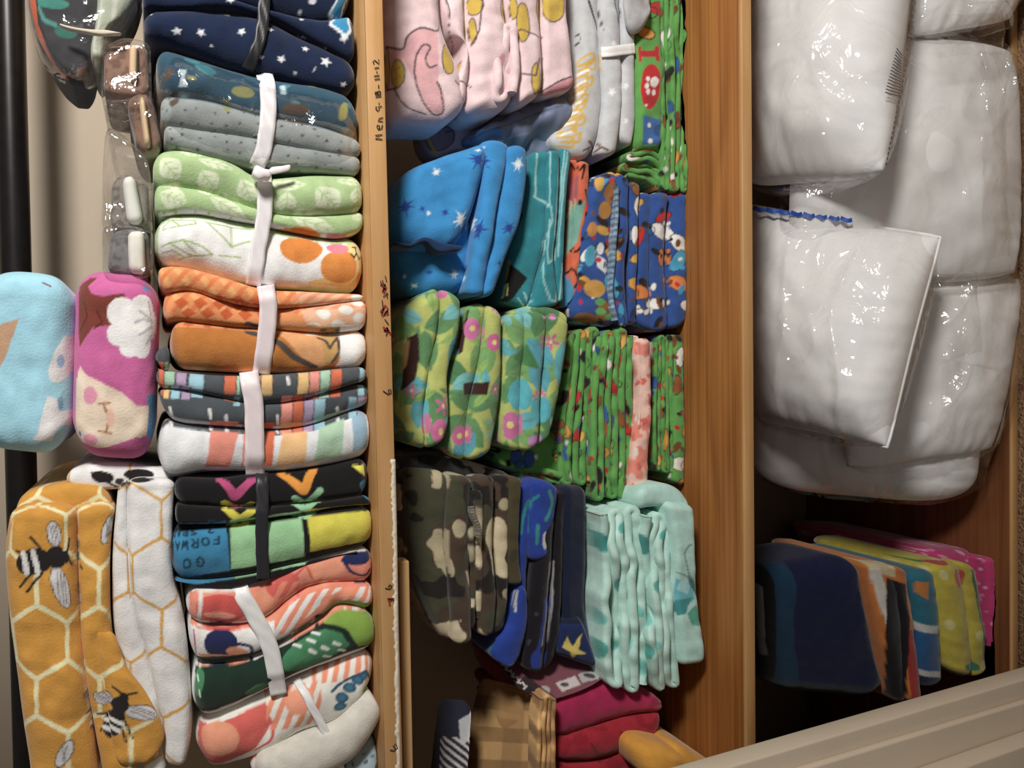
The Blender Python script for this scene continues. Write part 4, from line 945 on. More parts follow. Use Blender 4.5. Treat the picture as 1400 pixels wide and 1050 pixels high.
blanket('blue dog-print blanket lying on the wood, lower of the blue pair', [
    lump([(872, 262), (870, 350), (872, 440)], [(894, 262), (888, 350), (896, 456)], 1.035, seed=78),
    lump([(890, 262), (886, 350), (894, 454)], [(920, 260), (916, 350), (915, 452)], 1.03, seed=79),
    lump([(916, 260), (914, 350), (912, 452)], [(944, 262), (944, 350), (942, 444)], 1.035, seed=80)], dogprint(BLUE, 1.0, 13, [(214, 160, 60), (60, 160, 200), (200, 40, 44), (60, 160, 200), (236, 236, 232), (236, 236, 232), (224, 130, 60)]), group=GM)
pr = Print((224, 108, 70), .95)
for l in ([(782, 225), (790, 232), (798, 226), (793, 245)], [(788, 300), (778, 330), (786, 345), (800, 330)], [(770, 375), (785, 370), (790, 385), (782, 395), (775, 388)], [(800, 260), (806, 290), (796, 320)]): pr.line(l, 2.6, (34, 28, 28), True)
pr.poly([(768, 240), (786, 240), (786, 276), (774, 282)], (190, 100, 110)).poly([(776, 282), (800, 275), (790, 330), (772, 352)], (120, 178, 160)).ell(791, 277, 4, 4, (30, 40, 44)).poly([(765, 360), (785, 395), (785, 430), (765, 430)], (70, 150, 190)).poly([(776, 270), (784, 275), (780, 292), (772, 300)], (210, 200, 160))
blanket('orange and sea-green blanket with black outlines, between the teal and blue ones', [
    lump([(776, 218), (778, 300), (768, 420)], [(792, 216), (790, 300), (778, 420)], 1.04, seed=81), lump([(790, 218), (789, 300), (777, 420)], [(808, 222), (804, 300), (792, 400)], 1.035, seed=82)], pr, group=GM)
pr = Print((28, 136, 150), .95); pr.warp = .6
ST = (150, 206, 208)
for l in ([(735, 203), (732, 270), (752, 280), (754, 200)], [(730, 268), (750, 282)], [(772, 205), (768, 235), (764, 275), (756, 355), (750, 360), (748, 340), (752, 300)], [(776, 208), (770, 250), (762, 350)], [(742, 330), (742, 380), (752, 410), (762, 412), (770, 360)], [(708, 408), (716, 422)], [(716, 400), (724, 420)], [(754, 282), (756, 300), (744, 330)]): pr.line(l, 2.0, ST)
pr.poly([(688, 360), (695, 359), (722, 380), (692, 421), (680, 415)], (24, 22, 24)).poly([(688, 350), (694, 354), (688, 380), (684, 392)], (214, 170, 60)).poly([(683, 388), (688, 386), (686, 410), (680, 410)], (226, 228, 214)).rect(690, 385, 693, 405, (190, 200, 70)).poly([(706, 290), (712, 292), (700, 326), (696, 322)], (26, 26, 30))
b = blanket('teal jersey blanket with pale zigzag stitching, just right of the tropical print', [
    lump([(728, 206), (722, 260), (706, 320), (688, 410)], [(756, 202), (752, 280), (748, 340), (722, 424)], 1.02, seed=83, rq=.5),
    lump([(752, 202), (750, 290), (746, 350), (724, 424)], [(770, 204), (766, 290), (758, 350), (766, 418)], 1.012, seed=84, rq=.8),
    lump([(766, 200), (764, 290), (756, 350), (762, 414)], [(784, 206), (778, 250), (774, 330), (772, 412)], 1.022, seed=85)], pr, group=GM)
pr = Print((40, 140, 206), 1.0)
DB = (34, 66, 150)
for x, y, r in ((656, 217, 19), (552, 283, 17), (651, 312, 18), (696, 312, 13), (577, 286, 6), (609, 290, 8), (587, 372, 6), (699, 190, 8), (684, 360, 7)): pr.burst(x, y, r, DB, rot=x*.37)
for x, y, r in ((633, 300, 16), (709, 224, 12), (597, 235, 8), (585, 292, 5), (621, 375, 9), (549, 378, 6), (568, 396, 8), (655, 198, 6)): pr.burst(x, y, r, (226, 236, 242), rot=x*.61)
b = blanket('bright blue fleece blanket with dark and white starbursts, loosely folded on top', [
    lump([(602, 212), (556, 236), (536, 290), (534, 338)], [(676, 188), (668, 230), (652, 290), (632, 342)], (.995, .975), .3, seed=86, rq=.45, rp=.5, rd=.5),
    lump([(538, 300), (538, 345), (548, 402)], [(660, 290), (650, 350), (642, 404)], (1.02, 1.0), .3, seed=89, rq=.45, rp=.3, rd=.5),
    lump([(664, 186), (664, 240), (650, 320), (640, 402)], [(700, 190), (694, 230), (680, 300), (664, 406)], .98, .33, seed=87),
    lump([(694, 196), (690, 240), (678, 300), (660, 406)], [(722, 196), (724, 230), (714, 300), (692, 360), (676, 404)], .985, .33, seed=88)], pr, group=GM)
part(b, 'folded_hem', [lump([(535, 330), (560, 334), (580, 325), (604, 334), (632, 336)], [(536, 337), (562, 341), (582, 331), (602, 343), (628, 345)], .978, .04, seed=90, wr=2, rq=.9)], Print((24, 52, 92)), label='wavy dark-edged hem')

# third stack
def tropic(seed, gain=1.0):
    p = Print((188, 200, 104), gain*.95)
    p.cells(52, [(98, 152, 96), (84, 138, 88), (120, 172, 100)], 24, 40, seed=seed, kind='leaf', aspect=.55, prob=.95)
    p.cells(50, [(92, 182, 192), (84, 170, 186), (120, 196, 196)], 14, 26, seed=seed+2, kind='leaf', aspect=.5, prob=.75)
    p.cells(40, [(150, 190, 100), (112, 160, 100)], 10, 20, seed=seed+9, kind='leaf', aspect=.35, prob=.6)
    p.cells(64, [(212, 124, 172), (206, 116, 160)], 9, 14, seed=seed+4, kind='flower', prob=.55, tip=(236, 222, 130))
    return p
pr = tropic(3)
pr.poly([(556, 462), (572, 456), (574, 490), (566, 520), (548, 535), (552, 500)], (66, 40, 36)).poly([(552, 470), (560, 464), (556, 500), (548, 510)], (196, 150, 100)).ell(604, 398, 10, 8, (222, 116, 170)).ell(605, 590, 15, 17, (216, 112, 168)).ell(605, 590, 4, 5, (240, 226, 120)).ell(583, 580, 7, 14, (222, 120, 176))
b1 = blanket('plump tropical leaf-print blanket, topmost of the three green and pink ones', [
    lump([(572, 404), (546, 440), (538, 500), (540, 560), (556, 606)], [(606, 390), (605, 440), (592, 500), (582, 560), (586, 616)], (1.0, .99), seed=91, rq=.5, rp=.5),
    lump([(602, 390), (604, 440), (592, 500), (582, 560), (584, 616)], [(632, 406), (630, 450), (617, 510), (618, 570), (608, 606)], .985, seed=92)], pr, group='tropical print blankets')
pr = tropic(17).poly([(634, 424), (640, 420), (632, 480), (622, 486), (618, 470)], (66, 40, 36)).poly([(632, 524), (668, 522), (664, 540), (634, 540)], (66, 40, 36)).ell(645, 450, 13, 15, (220, 120, 176)).ell(646, 449, 4, 4, (240, 226, 120)).ell(676, 468, 12, 12, (214, 104, 160)).ell(676, 468, 3.5, 3.5, (240, 226, 120)).ell(630, 596, 12, 13, (216, 112, 168)).ell(630, 596, 4, 4, (240, 226, 120))
blanket('plump tropical leaf-print blanket, middle of the three green and pink ones', [
    lump([(640, 416), (626, 480), (614, 550), (610, 618)], [(668, 413), (661, 480), (645, 560), (640, 634)], 1.0, seed=93),
    lump([(664, 412), (659, 480), (643, 560), (640, 634)], [(690, 426), (690, 480), (684, 560), (674, 622)], .995, seed=94)], pr, group='tropical print blankets')
pr = tropic(29).ell(698, 582, 15, 19, (214, 116, 172)).ell(697, 581, 5, 5, (242, 230, 120)).ell(732, 604, 10, 9, (200, 140, 200)).ell(712, 540, 18, 22, (78, 182, 196)).ell(740, 560, 14, 18, (78, 182, 196)).ell(753, 433, 6, 4, (230, 140, 200)).poly([(700, 490), (722, 470), (742, 505), (720, 500)], (70, 132, 76))
blanket('plump tropical leaf-print blanket, lowest of the three and next to the green dog stack', [
    lump([(693, 430), (690, 500), (687, 560), (688, 612)], [(722, 424), (718, 500), (715, 560), (716, 620)], 1.0, seed=95),
    lump([(718, 424), (716, 500), (714, 560), (714, 620)], [(752, 426), (748, 500), (742, 560), (738, 612)], .992, seed=96),
    lump([(748, 426), (746, 500), (740, 560), (734, 612)], [(779, 438), (774, 500), (766, 556), (752, 600)], 1.0, seed=97),
    lump([(700, 424), (740, 416), (776, 428)], [(702, 438), (740, 434), (778, 446)], 1.015, .28, seed=98)], pr, group='tropical print blankets')
SG = 'green dog-print blankets in the middle stack'
blanket('green dog-print blanket with a loose end, under the tropical prints', [
    serp([(782, 450), (772, 520), (764, 600), (768, 660)], [(822, 450), (818, 530), (814, 610), (818, 672)], 5, 1.035, seed=5),
    lump([(670, 612), (700, 606), (760, 590), (774, 588)], [(680, 640), (730, 655), (770, 664), (790, 666)], 1.05, .26, seed=99, wr=2.2),
    serp([(700, 636), (740, 640), (780, 652)], [(720, 658), (760, 672), (800, 682)], 3, 1.045, .26, seed=6)], dogprint(GREEN, 1.0, 31), group=SG)
blanket('tightly folded green dog-print blanket pressed against the coral fold', [serp([(818, 448), (814, 520), (808, 600), (812, 684)], [(868, 448), (868, 520), (866, 600), (868, 682)], 6, 1.03, seed=7)], dogprint(GREEN, 1.0, 41), group=SG)
blanket('green dog-print blanket lying on the wood, at the bottom under the coral fold', [
    serp([(896, 458), (894, 540), (892, 640)], [(922, 458), (921, 540), (922, 654)], 5, 1.04, seed=8), lump([(920, 456), (922, 540), (920, 660)], [(939, 458), (941, 540), (940, 666)], 1.036, seed=100)], dogprint(GREEN, 1.0, 47), group=SG)
pr = Print((238, 140, 122), 1.0).noise(16, .1, (246, 196, 180), 4).noise(9, .42, (226, 106, 96), 9).noise(14, .62, (250, 226, 214), 14)
blanket('coral tie-dye blanket standing out pale between two green dog prints', [
    lump([(862, 458), (872, 520), (870, 600), (860, 676)], [(878, 458), (880, 520), (878, 600), (870, 680)], 1.025, seed=101, wr=2),
    lump([(876, 462), (878, 540), (870, 600), (864, 680)], [(893, 462), (894, 540), (891, 620), (890, 670)], 1.018, seed=102, wr=1.4)], pr, group=GM)

# fourth stack, to the left: camouflage, blues, black
pr = Print((64, 50, 40), 1.5).noise(44, .05, (58, 58, 42), 3).noise(38, .36, (30, 27, 25), 8).noise(34, .28, (176, 164, 134), 21, .7).noise(30, .42, (150, 140, 112), 33)
b = blanket('camouflage fleece blanket in brown, black and khaki, drooping over the stack edge', [
    lump([(546, 640), (548, 720), (568, 790), (604, 874)], [(620, 646), (616, 740), (618, 820), (622, 878)], (1.0, .99), .32, seed=103, rq=.5, rp=.6, rd=.6),
    lump([(616, 648), (614, 740), (617, 820), (618, 882)], [(648, 652), (642, 740), (648, 820), (646, 880)], .982, .32, seed=104, wr=1.6),
    serp([(628, 690), (630, 780), (632, 862)], [(662, 664), (658, 760), (662, 850)], 3, .985, .2, seed=9),
    lump([(648, 652), (652, 740), (656, 820), (652, 870)], [(676, 650), (676, 740), (682, 820), (676, 872)], .99, .32, seed=105),
    lump([(676, 650), (674, 740), (680, 820), (668, 872)], [(704, 652), (698, 720), (696, 800), (692, 862)], 1.0, .32, seed=106)], pr, group=GM)
part(b, 'seam', [serp([(640, 690), (650, 720), (656, 740)], [(648, 688), (657, 718), (664, 738)], 1, .972, .02, seed=10)], Print((120, 116, 100), 1.5).stripes(4, .5, (70, 64, 54)), label='stitched seam edge')
pr = Print((44, 44, 44), 1.6).noise(22, .1, (128, 128, 124), 5).noise(18, .45, (24, 22, 22), 6)
blanket('grey and black camouflage blanket, squashed under the tropical prints', [lump([(540, 624), (600, 620), (660, 634), (700, 648)], [(544, 648), (600, 650), (660, 660), (700, 668)], 1.03, .28, seed=107)], pr, group=GM)
pr = Print((58, 52, 32), 1.8).noise(20, .4, (48, 44, 28), 3)
blanket('plain olive blanket hanging beside the camouflage one', [lump([(696, 650), (694, 720), (686, 800)], [(714, 654), (712, 730), (718, 802)], 1.0, .3, seed=108, rq=.8)], pr, group=GM)
pr = Print((34, 62, 150), 1.1).line([(712, 730), (722, 690), (736, 678)], 4, (30, 130, 130), True).line([(752, 672), (758, 690), (748, 712)], 5, (36, 140, 130), True).line([(736, 720), (734, 742)], 6, (34, 130, 126)).line([(664, 880), (660, 896), (676, 914), (700, 908)], 4, (60, 110, 130), True).rect(700, 806, 706, 838, (190, 190, 186)).ell(748, 740, 5, 12, (196, 196, 196))
blanket('royal blue blanket with teal piping, between the camouflage and the black', [
    lump([(708, 664), (706, 720), (704, 800), (690, 850), (664, 890)], [(736, 654), (730, 720), (724, 800), (720, 860), (702, 908)], 1.01, .3, seed=109),
    lump([(732, 652), (728, 700), (726, 772)], [(768, 664), (766, 700), (752, 766)], 1.0, .3, seed=110),
    lump([(712, 800), (700, 850), (672, 892), (690, 914)], [(724, 806), (726, 850), (716, 892), (702, 914)], 1.0, .28, seed=111)], pr, group=GM)
pr = Print((26, 24, 30), 1.0).line([(756, 770), (752, 830), (740, 880)], 5, (150, 146, 150)).line([(748, 820), (740, 870), (728, 910)], 5, (40, 60, 140)).ell(733, 902, 9, 14, (36, 60, 150)).noise(12, .8, (60, 60, 70), 3)
blanket('black blanket with a thin white and blue stripe, beside the royal blue one', [
    lump([(744, 690), (730, 780), (722, 860), (716, 918)], [(764, 684), (758, 780), (750, 860), (742, 922)], 1.005, .3, seed=112),
    lump([(760, 676), (756, 780), (750, 860), (742, 918)], [(778, 672), (772, 780), (764, 860), (756, 900)], 1.012, .3, seed=113)], pr, group=GM)
pr = Print((24, 32, 58), 1.0).poly([(740, 850), (840, 850), (840, 935), (740, 935)], (28, 46, 96)).poly([(776, 870), (783, 884), (797, 866), (791, 888), (803, 894), (788, 896), (784, 908), (780, 892), (770, 886)], (226, 204, 90))
blanket('dark navy blanket with one yellow star at its lower corner', [
    lump([(772, 664), (772, 760), (768, 860), (752, 894)], [(804, 666), (806, 760), (804, 840), (826, 918)], (1.01, 1.02), .3, seed=114, rq=.6),
    lump([(768, 850), (764, 880), (762, 898)], [(802, 844), (812, 880), (826, 920)], 1.0, .26, seed=115, rq=.4)], pr, group=GM)
pr = Print((104, 62, 38), 1.2).noise(20, .3, (92, 52, 32), 2)
blanket('plain dark brown folded blanket at the back behind the mint one', [lump([(806, 674), (808, 760), (806, 850), (826, 912)], [(856, 674), (856, 760), (856, 850), (870, 912)], 1.10, .26, seed=116, rq=.5)], pr, group=GM)
MINT = (176, 216, 206)
pr = Print(MINT, 1.15).cells(52, [(70, 168, 158), (58, 150, 146), (110, 192, 184)], 11, 24, seed=6, aspect=.55, prob=.85)
blanket('mint blanket with teal blotches, folded many times over', [
    serp([(826, 688), (824, 780), (826, 860), (830, 936)], [(880, 672), (884, 780), (886, 870), (890, 958)], 5, .985, seed=12, ragged=.10, wob=.8, dy=.016),
    serp([(880, 672), (886, 780), (886, 870), (892, 958)], [(920, 700), (924, 780), (922, 860), (926, 966)], 4, .98, seed=13, ragged=.12, wob=.8, dy=.014)], pr, group=GM)
pr = Print((172, 214, 206), 1.12)
pr.poly([(922, 790), (945, 798), (950, 818), (930, 836), (916, 830)], (92, 176, 190)).poly([(918, 822), (946, 816), (936, 838), (922, 842), (914, 834)], (52, 142, 142)).poly([(938, 838), (952, 826), (962, 842), (958, 856), (944, 854)], (74, 168, 146)).poly([(930, 792), (944, 800), (940, 812), (924, 806)], (150, 206, 214)).ell(948, 800, 4, 16, (50, 110, 112), -.5).line([(942, 788), (934, 760), (938, 746), (942, 744)], 1.5, (90, 150, 150), True).line([(944, 790), (930, 784), (922, 782)], 1.4, (90, 150, 150))
blanket('pale mint blanket printed with a teal butterfly, lying on the wood at the shelf front', [
    lump([(912, 686), (922, 760), (922, 830), (932, 912)], [(948, 690), (952, 760), (958, 830), (966, 908)], .975, .3, seed=117, rq=.5, rp=.3),
    lump([(872, 674), (900, 662), (930, 668), (946, 690)], [(874, 700), (900, 694), (924, 696), (948, 712)], .985, .28, seed=118, rq=.9)], pr, group=GM)

# left end of the middle shelf
pr = Print((178, 30, 84), 1.1).noise(30, .35, (160, 26, 66), 3)
b = blanket('magenta quilted comforter in a zip bag with a picture label, left end', [
    lump([(752, 956), (840, 930), (912, 956)], [(764, 1018), (850, 988), (914, 975)], 1.0, .34, seed=119, rq=.8),
    lump([(690, 918), (740, 884), (790, 890)], [(752, 962), (800, 946), (850, 928)], (1.16, 1.02), .22, seed=120, rq=.4)], pr, 'bagged_comforter', 'comforter', GM)
pr2 = Print((104, 60, 70), 1.6).rect(757, 905, 840, 960, (104, 60, 70)).poly([(760, 934), (786, 924), (794, 936), (768, 946)], (170, 160, 158)).poly([(790, 922), (822, 914), (826, 926), (796, 934)], (150, 146, 146)).ell(772, 936, 6, 3, (60, 60, 64)).ell(806, 924, 8, 3, (56, 56, 60), .2).ell(744, 944, 8, 6, (150, 140, 140)).line([(720, 930), (740, 948), (752, 956)], 12, (46, 34, 40)).line([(682, 906), (700, 930), (722, 946)], 13, (34, 26, 30))
for i in range(8):
    t = i/7; x, y = 688+t*30, 914+t*27
    pr2.line([(x-2, y+3), (x+2, y-3)] if i % 2 else [(x-3, y-1), (x+2, y-3), (x+3, y+1)], 1.4, (190, 184, 180))
part(b, 'label_card', [lump([(680, 902), (730, 884), (800, 886), (832, 908)], [(716, 948), (752, 958), (800, 944), (834, 922)], (1.06, .995), .012, seed=121, rq=.2, wr=.4)], pr2, COTTON, 'dusky printed label card')
pr = Print((170, 32, 52), 1.0).noise(22, .3, (150, 26, 44), 5).line([(808, 1016), (822, 1040)], 2, (120, 20, 40)).line([(850, 1000), (860, 1036)], 2, (120, 20, 40))
blanket('crimson padded comforter below the magenta one, left end', [
    lump([(760, 1020), (850, 988), (912, 972)], [(764, 1046), (840, 1040), (904, 1004)], .995, .34, seed=122),
    lump([(764, 1044), (840, 1038), (904, 1000)], [(772, 1075), (850, 1066), (900, 1018)], 1.0, .34, seed=123)], pr, 'folded_comforter', 'comforter', GM)
pr = Print((196, 154, 96), 1.5).stripes(44, .45, (120, 84, 48), 1.62, 8, mix=.6).stripes(60, .45, (120, 84, 48), .08, 14, mix=.4)
blanket('tan plaid cotton sheet folded flat, left of the magenta comforter', [
    lump([(662, 928), (648, 990), (636, 1085)], [(740, 950), (738, 1000), (734, 1085)], (1.15, .985), .02, seed=124, rq=.15, rp=.2, rd=.3, wr=.7),
    serp([(738, 952), (736, 1000), (732, 1080)], [(760, 954), (762, 1010), (758, 1080)], 4, .975, .03, seed=14, frame='px'),
    ], pr, 'folded_sheet', 'sheet', GM, COTTON)
pr = Print((26, 30, 56), 1.3).poly([(628, 985), (655, 970), (655, 1006), (630, 1018)], (200, 204, 210)).stripes(9, .4, (220, 214, 214), 2.2, 2, clip=(598, 1008, 660, 1090))
blanket('navy blanket with white stripes at the far left end of the middle shelf', [
    lump([(608, 966), (602, 1010), (592, 1080)], [(650, 966), (648, 1010), (642, 1080)], (1.12, 1.05), .04, seed=126, rq=.4)], pr, group=GM)
pr = Print((214, 150, 36), 1.05)
blanket('mustard yellow folded fleece at the front left corner of the middle shelf', [
    lump([(872, 1062), (890, 1026), (916, 1018)], [(930, 1085), (960, 1075), (995, 1060)], .93, .22, seed=127, rq=.9, rp=.9, wr=2), lump([(914, 1020), (940, 1024), (992, 1052)], [(930, 1085), (960, 1085), (998, 1075)], .94, .2, seed=128, rq=.9)], pr, group=GM)

# ------------------------------------------------------------------ bottom compartment: dark stack on the left
GL_ = 'folded blankets in the bottom left corner'
pr = Print((206, 56, 122), .75).cells(26, [(236, 170, 200), (228, 140, 180)], 5, 10, seed=3, kind='leaf', aspect=.4, prob=.9).cells(18, [(240, 190, 214)], 1.6, 2.6, seed=8, prob=.7)
blanket('pink leaf-print blanket at the bottom of the low left stack', [
    lump([(1350, 762), (1356, 850), (1362, 928)], [(1372, 764), (1376, 850), (1378, 928)], .935, .42, seed=130), lump([(1370, 764), (1374, 850), (1376, 926)], [(1388, 770), (1391, 850), (1392, 926)], .94, .42, seed=131),
    lump([(1276, 752), (1310, 850), (1325, 922)], [(1350, 752), (1358, 850), (1362, 925)], .975, .38, seed=132, rq=.5)], pr, group=GL_)
pr = Print((222, 204, 48), .6).ell(1290, 760, 15, 9, (206, 70, 60), .5).ell(1312, 790, 7, 12, (214, 90, 70), .1).ell(1258, 752, 20, 8, (60, 140, 90), .3).cells(40, [(240, 232, 150)], 5, 8, seed=2, prob=.6).ell(1328, 912, 12, 6, (60, 150, 110), .1).line([(1330, 780), (1345, 860), (1348, 900)], 5, (50, 120, 80))
blanket('yellow blanket with red flowers and green leaves, on the pink one', [
    lump([(1278, 772), (1290, 850), (1302, 922)], [(1318, 766), (1330, 850), (1334, 930)], .93, .3, seed=133), lump([(1314, 766), (1326, 850), (1330, 930)], [(1338, 776), (1350, 850), (1354, 920)], .935, .3, seed=134)], pr, group=GL_)
pr = Print((34, 124, 150), .6).rect(1240, 855, 1310, 868, (222, 224, 220)).rect(1240, 866, 1310, 960, (40, 100, 160)).rect(1240, 918, 1310, 930, (220, 220, 216)).rect(1240, 926, 1310, 970, (34, 40, 80)).poly([(1250, 796), (1270, 796), (1268, 820), (1250, 812)], (226, 140, 50))
blanket('teal and blue blanket with white lines, between the yellow and orange ones', [lump([(1250, 786), (1258, 850), (1262, 945)], [(1282, 778), (1290, 850), (1294, 938)], .935, .28, seed=135)], pr, group=GL_)
pr = Print((226, 130, 46), .6).poly([(1180, 740), (1226, 760), (1226, 790), (1190, 780)], (226, 206, 160)).poly([(1190, 780), (1206, 776), (1228, 870), (1216, 880)], (226, 222, 214)).poly([(1214, 790), (1242, 800), (1246, 890), (1232, 960), (1204, 960)], (24, 20, 24)).poly([(1244, 860), (1262, 870), (1262, 965), (1240, 965)], (196, 44, 36))
blanket('orange, black and white blanket under the navy one', [
    lump([(1196, 772), (1206, 850), (1226, 962)], [(1226, 770), (1240, 850), (1244, 962)], .94, .26, seed=136), lump([(1222, 772), (1236, 850), (1240, 960)], [(1244, 780), (1256, 850), (1262, 960)], .93, .26, seed=137)], pr, group=GL_)
pr = Print((32, 40, 84), .42).poly([(1020, 740), (1062, 740), (1062, 900), (1050, 980), (1020, 980)], (22, 22, 26)).poly([(1058, 740), (1088, 740), (1086, 880), (1100, 980), (1050, 980), (1060, 880)], (30, 74, 108)).poly([(1024, 800), (1040, 806), (1044, 900), (1030, 900)], (160, 156, 150))
blanket('navy plush blanket with a teal band, top of the low left stack', [
    lump([(1036, 782), (1040, 860), (1056, 950)], [(1196, 760), (1204, 850), (1236, 964)], (1.06, .925), .2, seed=138, rq=.55, rp=.35, rd=.7)], pr, group=GL_)

# ------------------------------------------------------------------ bagged pillows
def patch(corners, Ys, H, n=70, inset=.03, pw=2.2, seed=1, wr=1.0, two=True, crumple=0.0, grow=0.0, pucker=1.0, cr_=0.0):
    c = np.array(corners, float); ctr = c.mean(0); c = ctr+(c-ctr)*(1+grow)
    P4 = np.array([W(c[i, 0], c[i, 1], Ys[i]) for i in range(4)])
    a = np.linspace(-1, 1, n); A, B = np.meshgrid(a, a, indexing='ij')
    A2 = A*(1-inset*(1-B**2)); B2 = B*(1-inset*(1-A**2))
    A2, B2 = A2*np.sqrt(1-cr_*B**4/2), B2*np.sqrt(1-cr_*A**4/2)
    u, v = (A2+1)/2, (B2+1)/2
    base = ((1-u)*(1-v))[..., None]*P4[0]+(u*(1-v))[..., None]*P4[1]+(u*v)[..., None]*P4[2]+((1-u)*v)[..., None]*P4[3]
    nrm = np.cross(P4[1]-P4[0], P4[3]-P4[0]); nrm /= np.linalg.norm(nrm)
    if nrm@FW > 0: nrm = -nrm
    e = np.clip((1-abs(A)**pw)*(1-abs(B)**pw), 0, 1)
    f = e**.5
    su, sv = np.linalg.norm(P4[1]-P4[0]), np.linalg.norm(P4[3]-P4[0])
    X, Y = u*su, v*sv
    edge = np.exp(-np.minimum(1-abs(A), 1-abs(B))*5)
    w1 = vn(X*9+seed, Y*9, X*0+seed, seed)*.010+vn(X*26, Y*26+seed, X*0+2, seed+1)*.0035
    rad = np.where(abs(A) > abs(B), vn(Y*60, X*5, X*0+seed, seed+2), vn(X*60, Y*5, X*0+seed+3, seed+3))*.0045*edge*pucker
    cr = 0
    if crumple:
        q = vn(X*9+seed, Y*6+.4*X*9, X*0+1, seed+5); q2 = vn(X*20, Y*12+seed, X*0+4, seed+6)
        cr = crumple*((1-abs(q)*3.0).clip(0, 1)**2+.35*(1-abs(q2)*3.2).clip(0, 1)**2-.2)
    front = base+nrm*(H*f+(w1+rad)*wr*np.clip(f*1.5, 0, 1)+cr)[..., None]
    idx = np.arange(n*n).reshape(n, n)
    q = np.stack([idx[:-1, :-1], idx[1:, :-1], idx[1:, 1:], idx[:-1, 1:]], -1).reshape(-1, 4)
    if not two: return front.reshape(-1, 3), q
    back = base-nrm*(H*f*.8+w1*.5*f)[..., None]
    nf = n*n; bi = -np.ones((n, n), int)
    interior = np.ones((n, n), bool); interior[[0, -1]] = False; interior[:, [0, -1]] = False
    bi[interior] = nf+np.arange(interior.sum()); bi[~interior] = idx[~interior]
    q2 = np.stack([bi[:-1, :-1], bi[:-1, 1:], bi[1:, 1:], bi[1:, :-1]], -1).reshape(-1, 4)
    return np.vstack([front.reshape(-1, 3), back[interior]]), np.vstack([q, q2])
PILLOW = plain('white_pillow_cotton', (228, 228, 228), .85, .15, nscale=14, amt=.03)
PGROUP = 'bagged white pillows on the bottom board'
def pillow(label, corners, Ys, H, seed, piping=True, rnd=.3, bagH=None, flaps=(), grow=.045, film_m=None):
    c = [W(corners[i][0], corners[i][1], Ys[i]) for i in range(4)]
    base = np.mean(c, axis=0); base[2] = min(p[2] for p in c)
    t = bpy.data.objects.new('bagged_pillow', None); COL.objects.link(t); t.location = base; t['_o'] = [float(x) for x in base]
    tag(t, label, 'pillow', PGROUP); t.empty_display_size = .05
    pos, fc = patch(corners, Ys, H, seed=seed, cr_=0.08 if piping else rnd, pw=2.0)
    mesh('pillow', pos, fc, PILLOW, parent=t)
    if piping:
        cc = np.array(corners, float); ring = []
        k = 24; a = np.linspace(-1, 1, k)
        for A, B in [(a, a*0-1), (a*0+1, a), (a[::-1], a*0+1), (a*0-1, a[::-1])]:
            A2 = A*(1-.03*(1-B**2)); B2 = B*(1-.03*(1-A**2)); A2, B2 = A2*np.sqrt(1-.04*B**4), B2*np.sqrt(1-.04*A**4); u, v = (A2+1)/2, (B2+1)/2
            P4 = np.array(c)
            ring.append(((1-u)*(1-v))[:, None]*P4[0]+(u*(1-v))[:, None]*P4[1]+(u*v)[:, None]*P4[2]+((1-u)*v)[:, None]*P4[3])
        R = np.vstack([r[:-1] for r in ring]); n = len(R)
        nrm = np.cross(c[1]-c[0], c[3]-c[0]); nrm /= np.linalg.norm(nrm)
        T = np.roll(R, -1, 0)-np.roll(R, 1, 0); T /= np.linalg.norm(T, axis=1, keepdims=True)
        S = np.cross(T, nrm)
        th = np.linspace(0, 2*math.pi, 6, endpoint=False)
        P = np.stack([R+.0028*(math.cos(x)*S+math.sin(x)*nrm) for x in th], 1).reshape(-1, 3)
        Fq = [(6*i+j, 6*i+(j+1) % 6, 6*((i+1) % n)+(j+1) % 6, 6*((i+1) % n)+j) for i in range(n) for j in range(6)]
        mesh('piping', P, Fq, PILLOW, parent=t)
    pos, fc = patch(corners, Ys, bagH or H*1.06+.006, n=110, inset=-.01, seed=seed+20, wr=1.4, crumple=.010, grow=grow, pw=2.6, cr_=.35 if piping else max(.45, rnd))
    tag(mesh('plastic_bag', pos, fc, film_m or PILLOWFILM, parent=t), 'clear crinkled plastic bag')
    for k, (cn, ys) in enumerate(flaps):
        pos, fc = patch(cn, ys, .012, n=40, seed=seed+40+k, two=False, crumple=.012, wr=1.2, inset=.02)
        tag(mesh('bag_flap', pos, fc, PILLOWFILM, parent=t), 'loose fold of clear plastic')
    return t
pillow('bagged pillow lowest in the pile, its rounded end showing beside the dark stack', [(1020, 520), (1352, 545), (1338, 695), (1022, 668)], (1.22, .93, .93, 1.22), .075, 3, piping=False, rnd=.7)
pillow('large bagged pillow leaning in the middle with loose film towards the front', [(1150, 350), (1405, 365), (1362, 620), (1150, 650)], (1.03, .90, .90, 1.03), .06, 7, piping=False,
       flaps=[([(1275, 370), (1330, 372), (1345, 480), (1285, 500)], (.86, .84, .84, .86)), ([(1325, 380), (1400, 385), (1395, 520), (1335, 500)], (.85, .83, .83, .85)), ([(1290, 490), (1395, 505), (1350, 640), (1280, 590)], (.86, .83, .85, .87))])
pillow('large bagged pillow standing upright at the front with a creased side fold', [(1080, 36), (1394, 58), (1400, 384), (1072, 404)], (1.04, .87, .87, 1.04), .075, 11, piping=False,
       flaps=[([(1342, 70), (1376, 66), (1380, 350), (1346, 360)], (.835, .835, .835, .835)), ([(1290, 20), (1372, 14), (1372, 75), (1282, 80)], (.83, .82, .83, .85))])
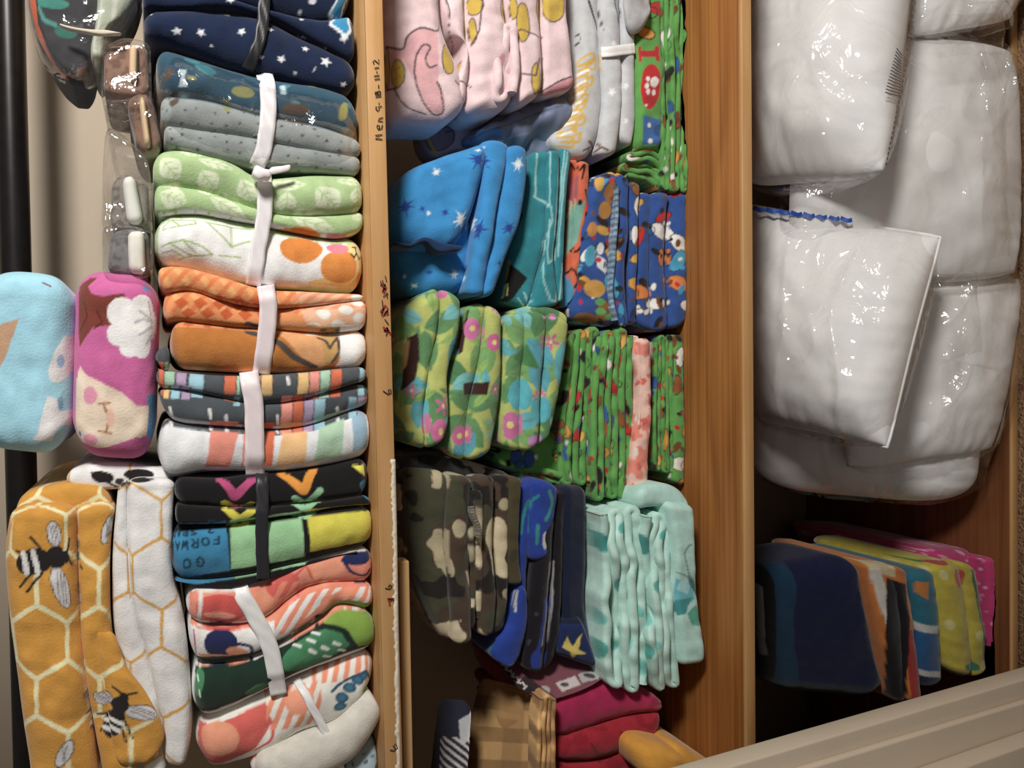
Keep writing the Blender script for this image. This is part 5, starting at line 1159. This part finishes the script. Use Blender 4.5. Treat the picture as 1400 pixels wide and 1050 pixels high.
pillow('small white pillow in film at the top corner, its bag knotted shut', [(1245, -110), (1420, -110), (1385, 30), (1240, 55)], (.92, .86, .86, .92), .04, 15, piping=False,
       flaps=[([(1318, 5), (1362, 0), (1378, 40), (1338, 52)], (.82, .81, .81, .82))])
t1 = pillow('puffy bagged pillow lying on top at the right with a printed dashed line', [(1010, -130), (1262, -130), (1216, 248), (1012, 262)], (1.16, .84, .83, 1.14), .10, 19, piping=False)
t3 = pillow('bagged pillow with piped seam and pointed corner, on top in the middle', [(1010, 275), (1290, 322), (1215, 615), (1028, 575)], (1.17, .84, .84, 1.17), .115, 23)

# print on the bags
def bagmarks(t, name, lines, w, material):
    bag = next(c for c in t.children if c.name.startswith('plastic_bag'))
    me = bag.data; o = np.array(t['_o'])+np.array(bag.location)
    v = np.empty(len(me.vertices)*3); me.vertices.foreach_get('co', v); v = v.reshape(-1, 3)+o
    bv = BVHTree.FromPolygons(v.tolist(), [tuple(p.vertices) for p in me.polygons])
    P, Fc = [], []
    for ln in lines:
        ln = np.asarray(ln, float); T = np.gradient(ln, axis=0); T /= np.maximum(np.linalg.norm(T, axis=1, keepdims=True), 1e-9)
        N = np.stack([-T[:, 1], T[:, 0]], 1)*w/2; k = len(P); ok = True; Q = []
        for p, n in zip(ln, N):
            h = bv.ray_cast(Vector(CAMPOS), Vector(ray(p[0], p[1])))
            if h[0] is None: ok = False; break
            Q += [W(p[0]+n[0], p[1]+n[1], h[0][1]-.0015), W(p[0]-n[0], p[1]-n[1], h[0][1]-.0015)]
        if not ok: continue
        P += Q; Fc += [(k+2*i, k+2*i+1, k+2*i+3, k+2*i+2) for i in range(len(ln)-1)]
    if P: mesh(name, np.array(P), Fc, material, parent=t, smooth=False)['kind'] = 'stuff'
GREYINK = plain('grey_bag_print', (96, 92, 92), .6)
BLUEINK = plain('blue_bag_print', (34, 78, 170), .5)
dl = []
for y0, y1, x0, x1 in ((2, 66, 1246, 1242), (66, 130, 1241, 1232), (130, 236, 1231, 1209)):
    n = int((y1-y0)/7)
    for i in range(n):
        a, b_ = i/n, (i+.6)/n
        dl.append([(x0+(x1-x0)*a, y0+(y1-y0)*a), (x0+(x1-x0)*b_, y0+(y1-y0)*b_)])
bagmarks(t1, 'dashed_print', dl, 1.6, GREYINK)
bars = []
for i in range(15):
    t = i/14; x0, x1 = 1222-t*12, 1233-t*2; bars.append([(x0+4*(1-t), 66+t*60), (x1, 76+t*56)])
bagmarks(t1, 'printed_block', bars, 1.7, GREYINK)
bagmarks(t3, 'zigzag_print', [[(1030+i*17, 284+i*2.0), (1040+i*17, 288+i*2.0), (1046+i*17, 286+i*2.1)] for i in range(8)], 6, BLUEINK)
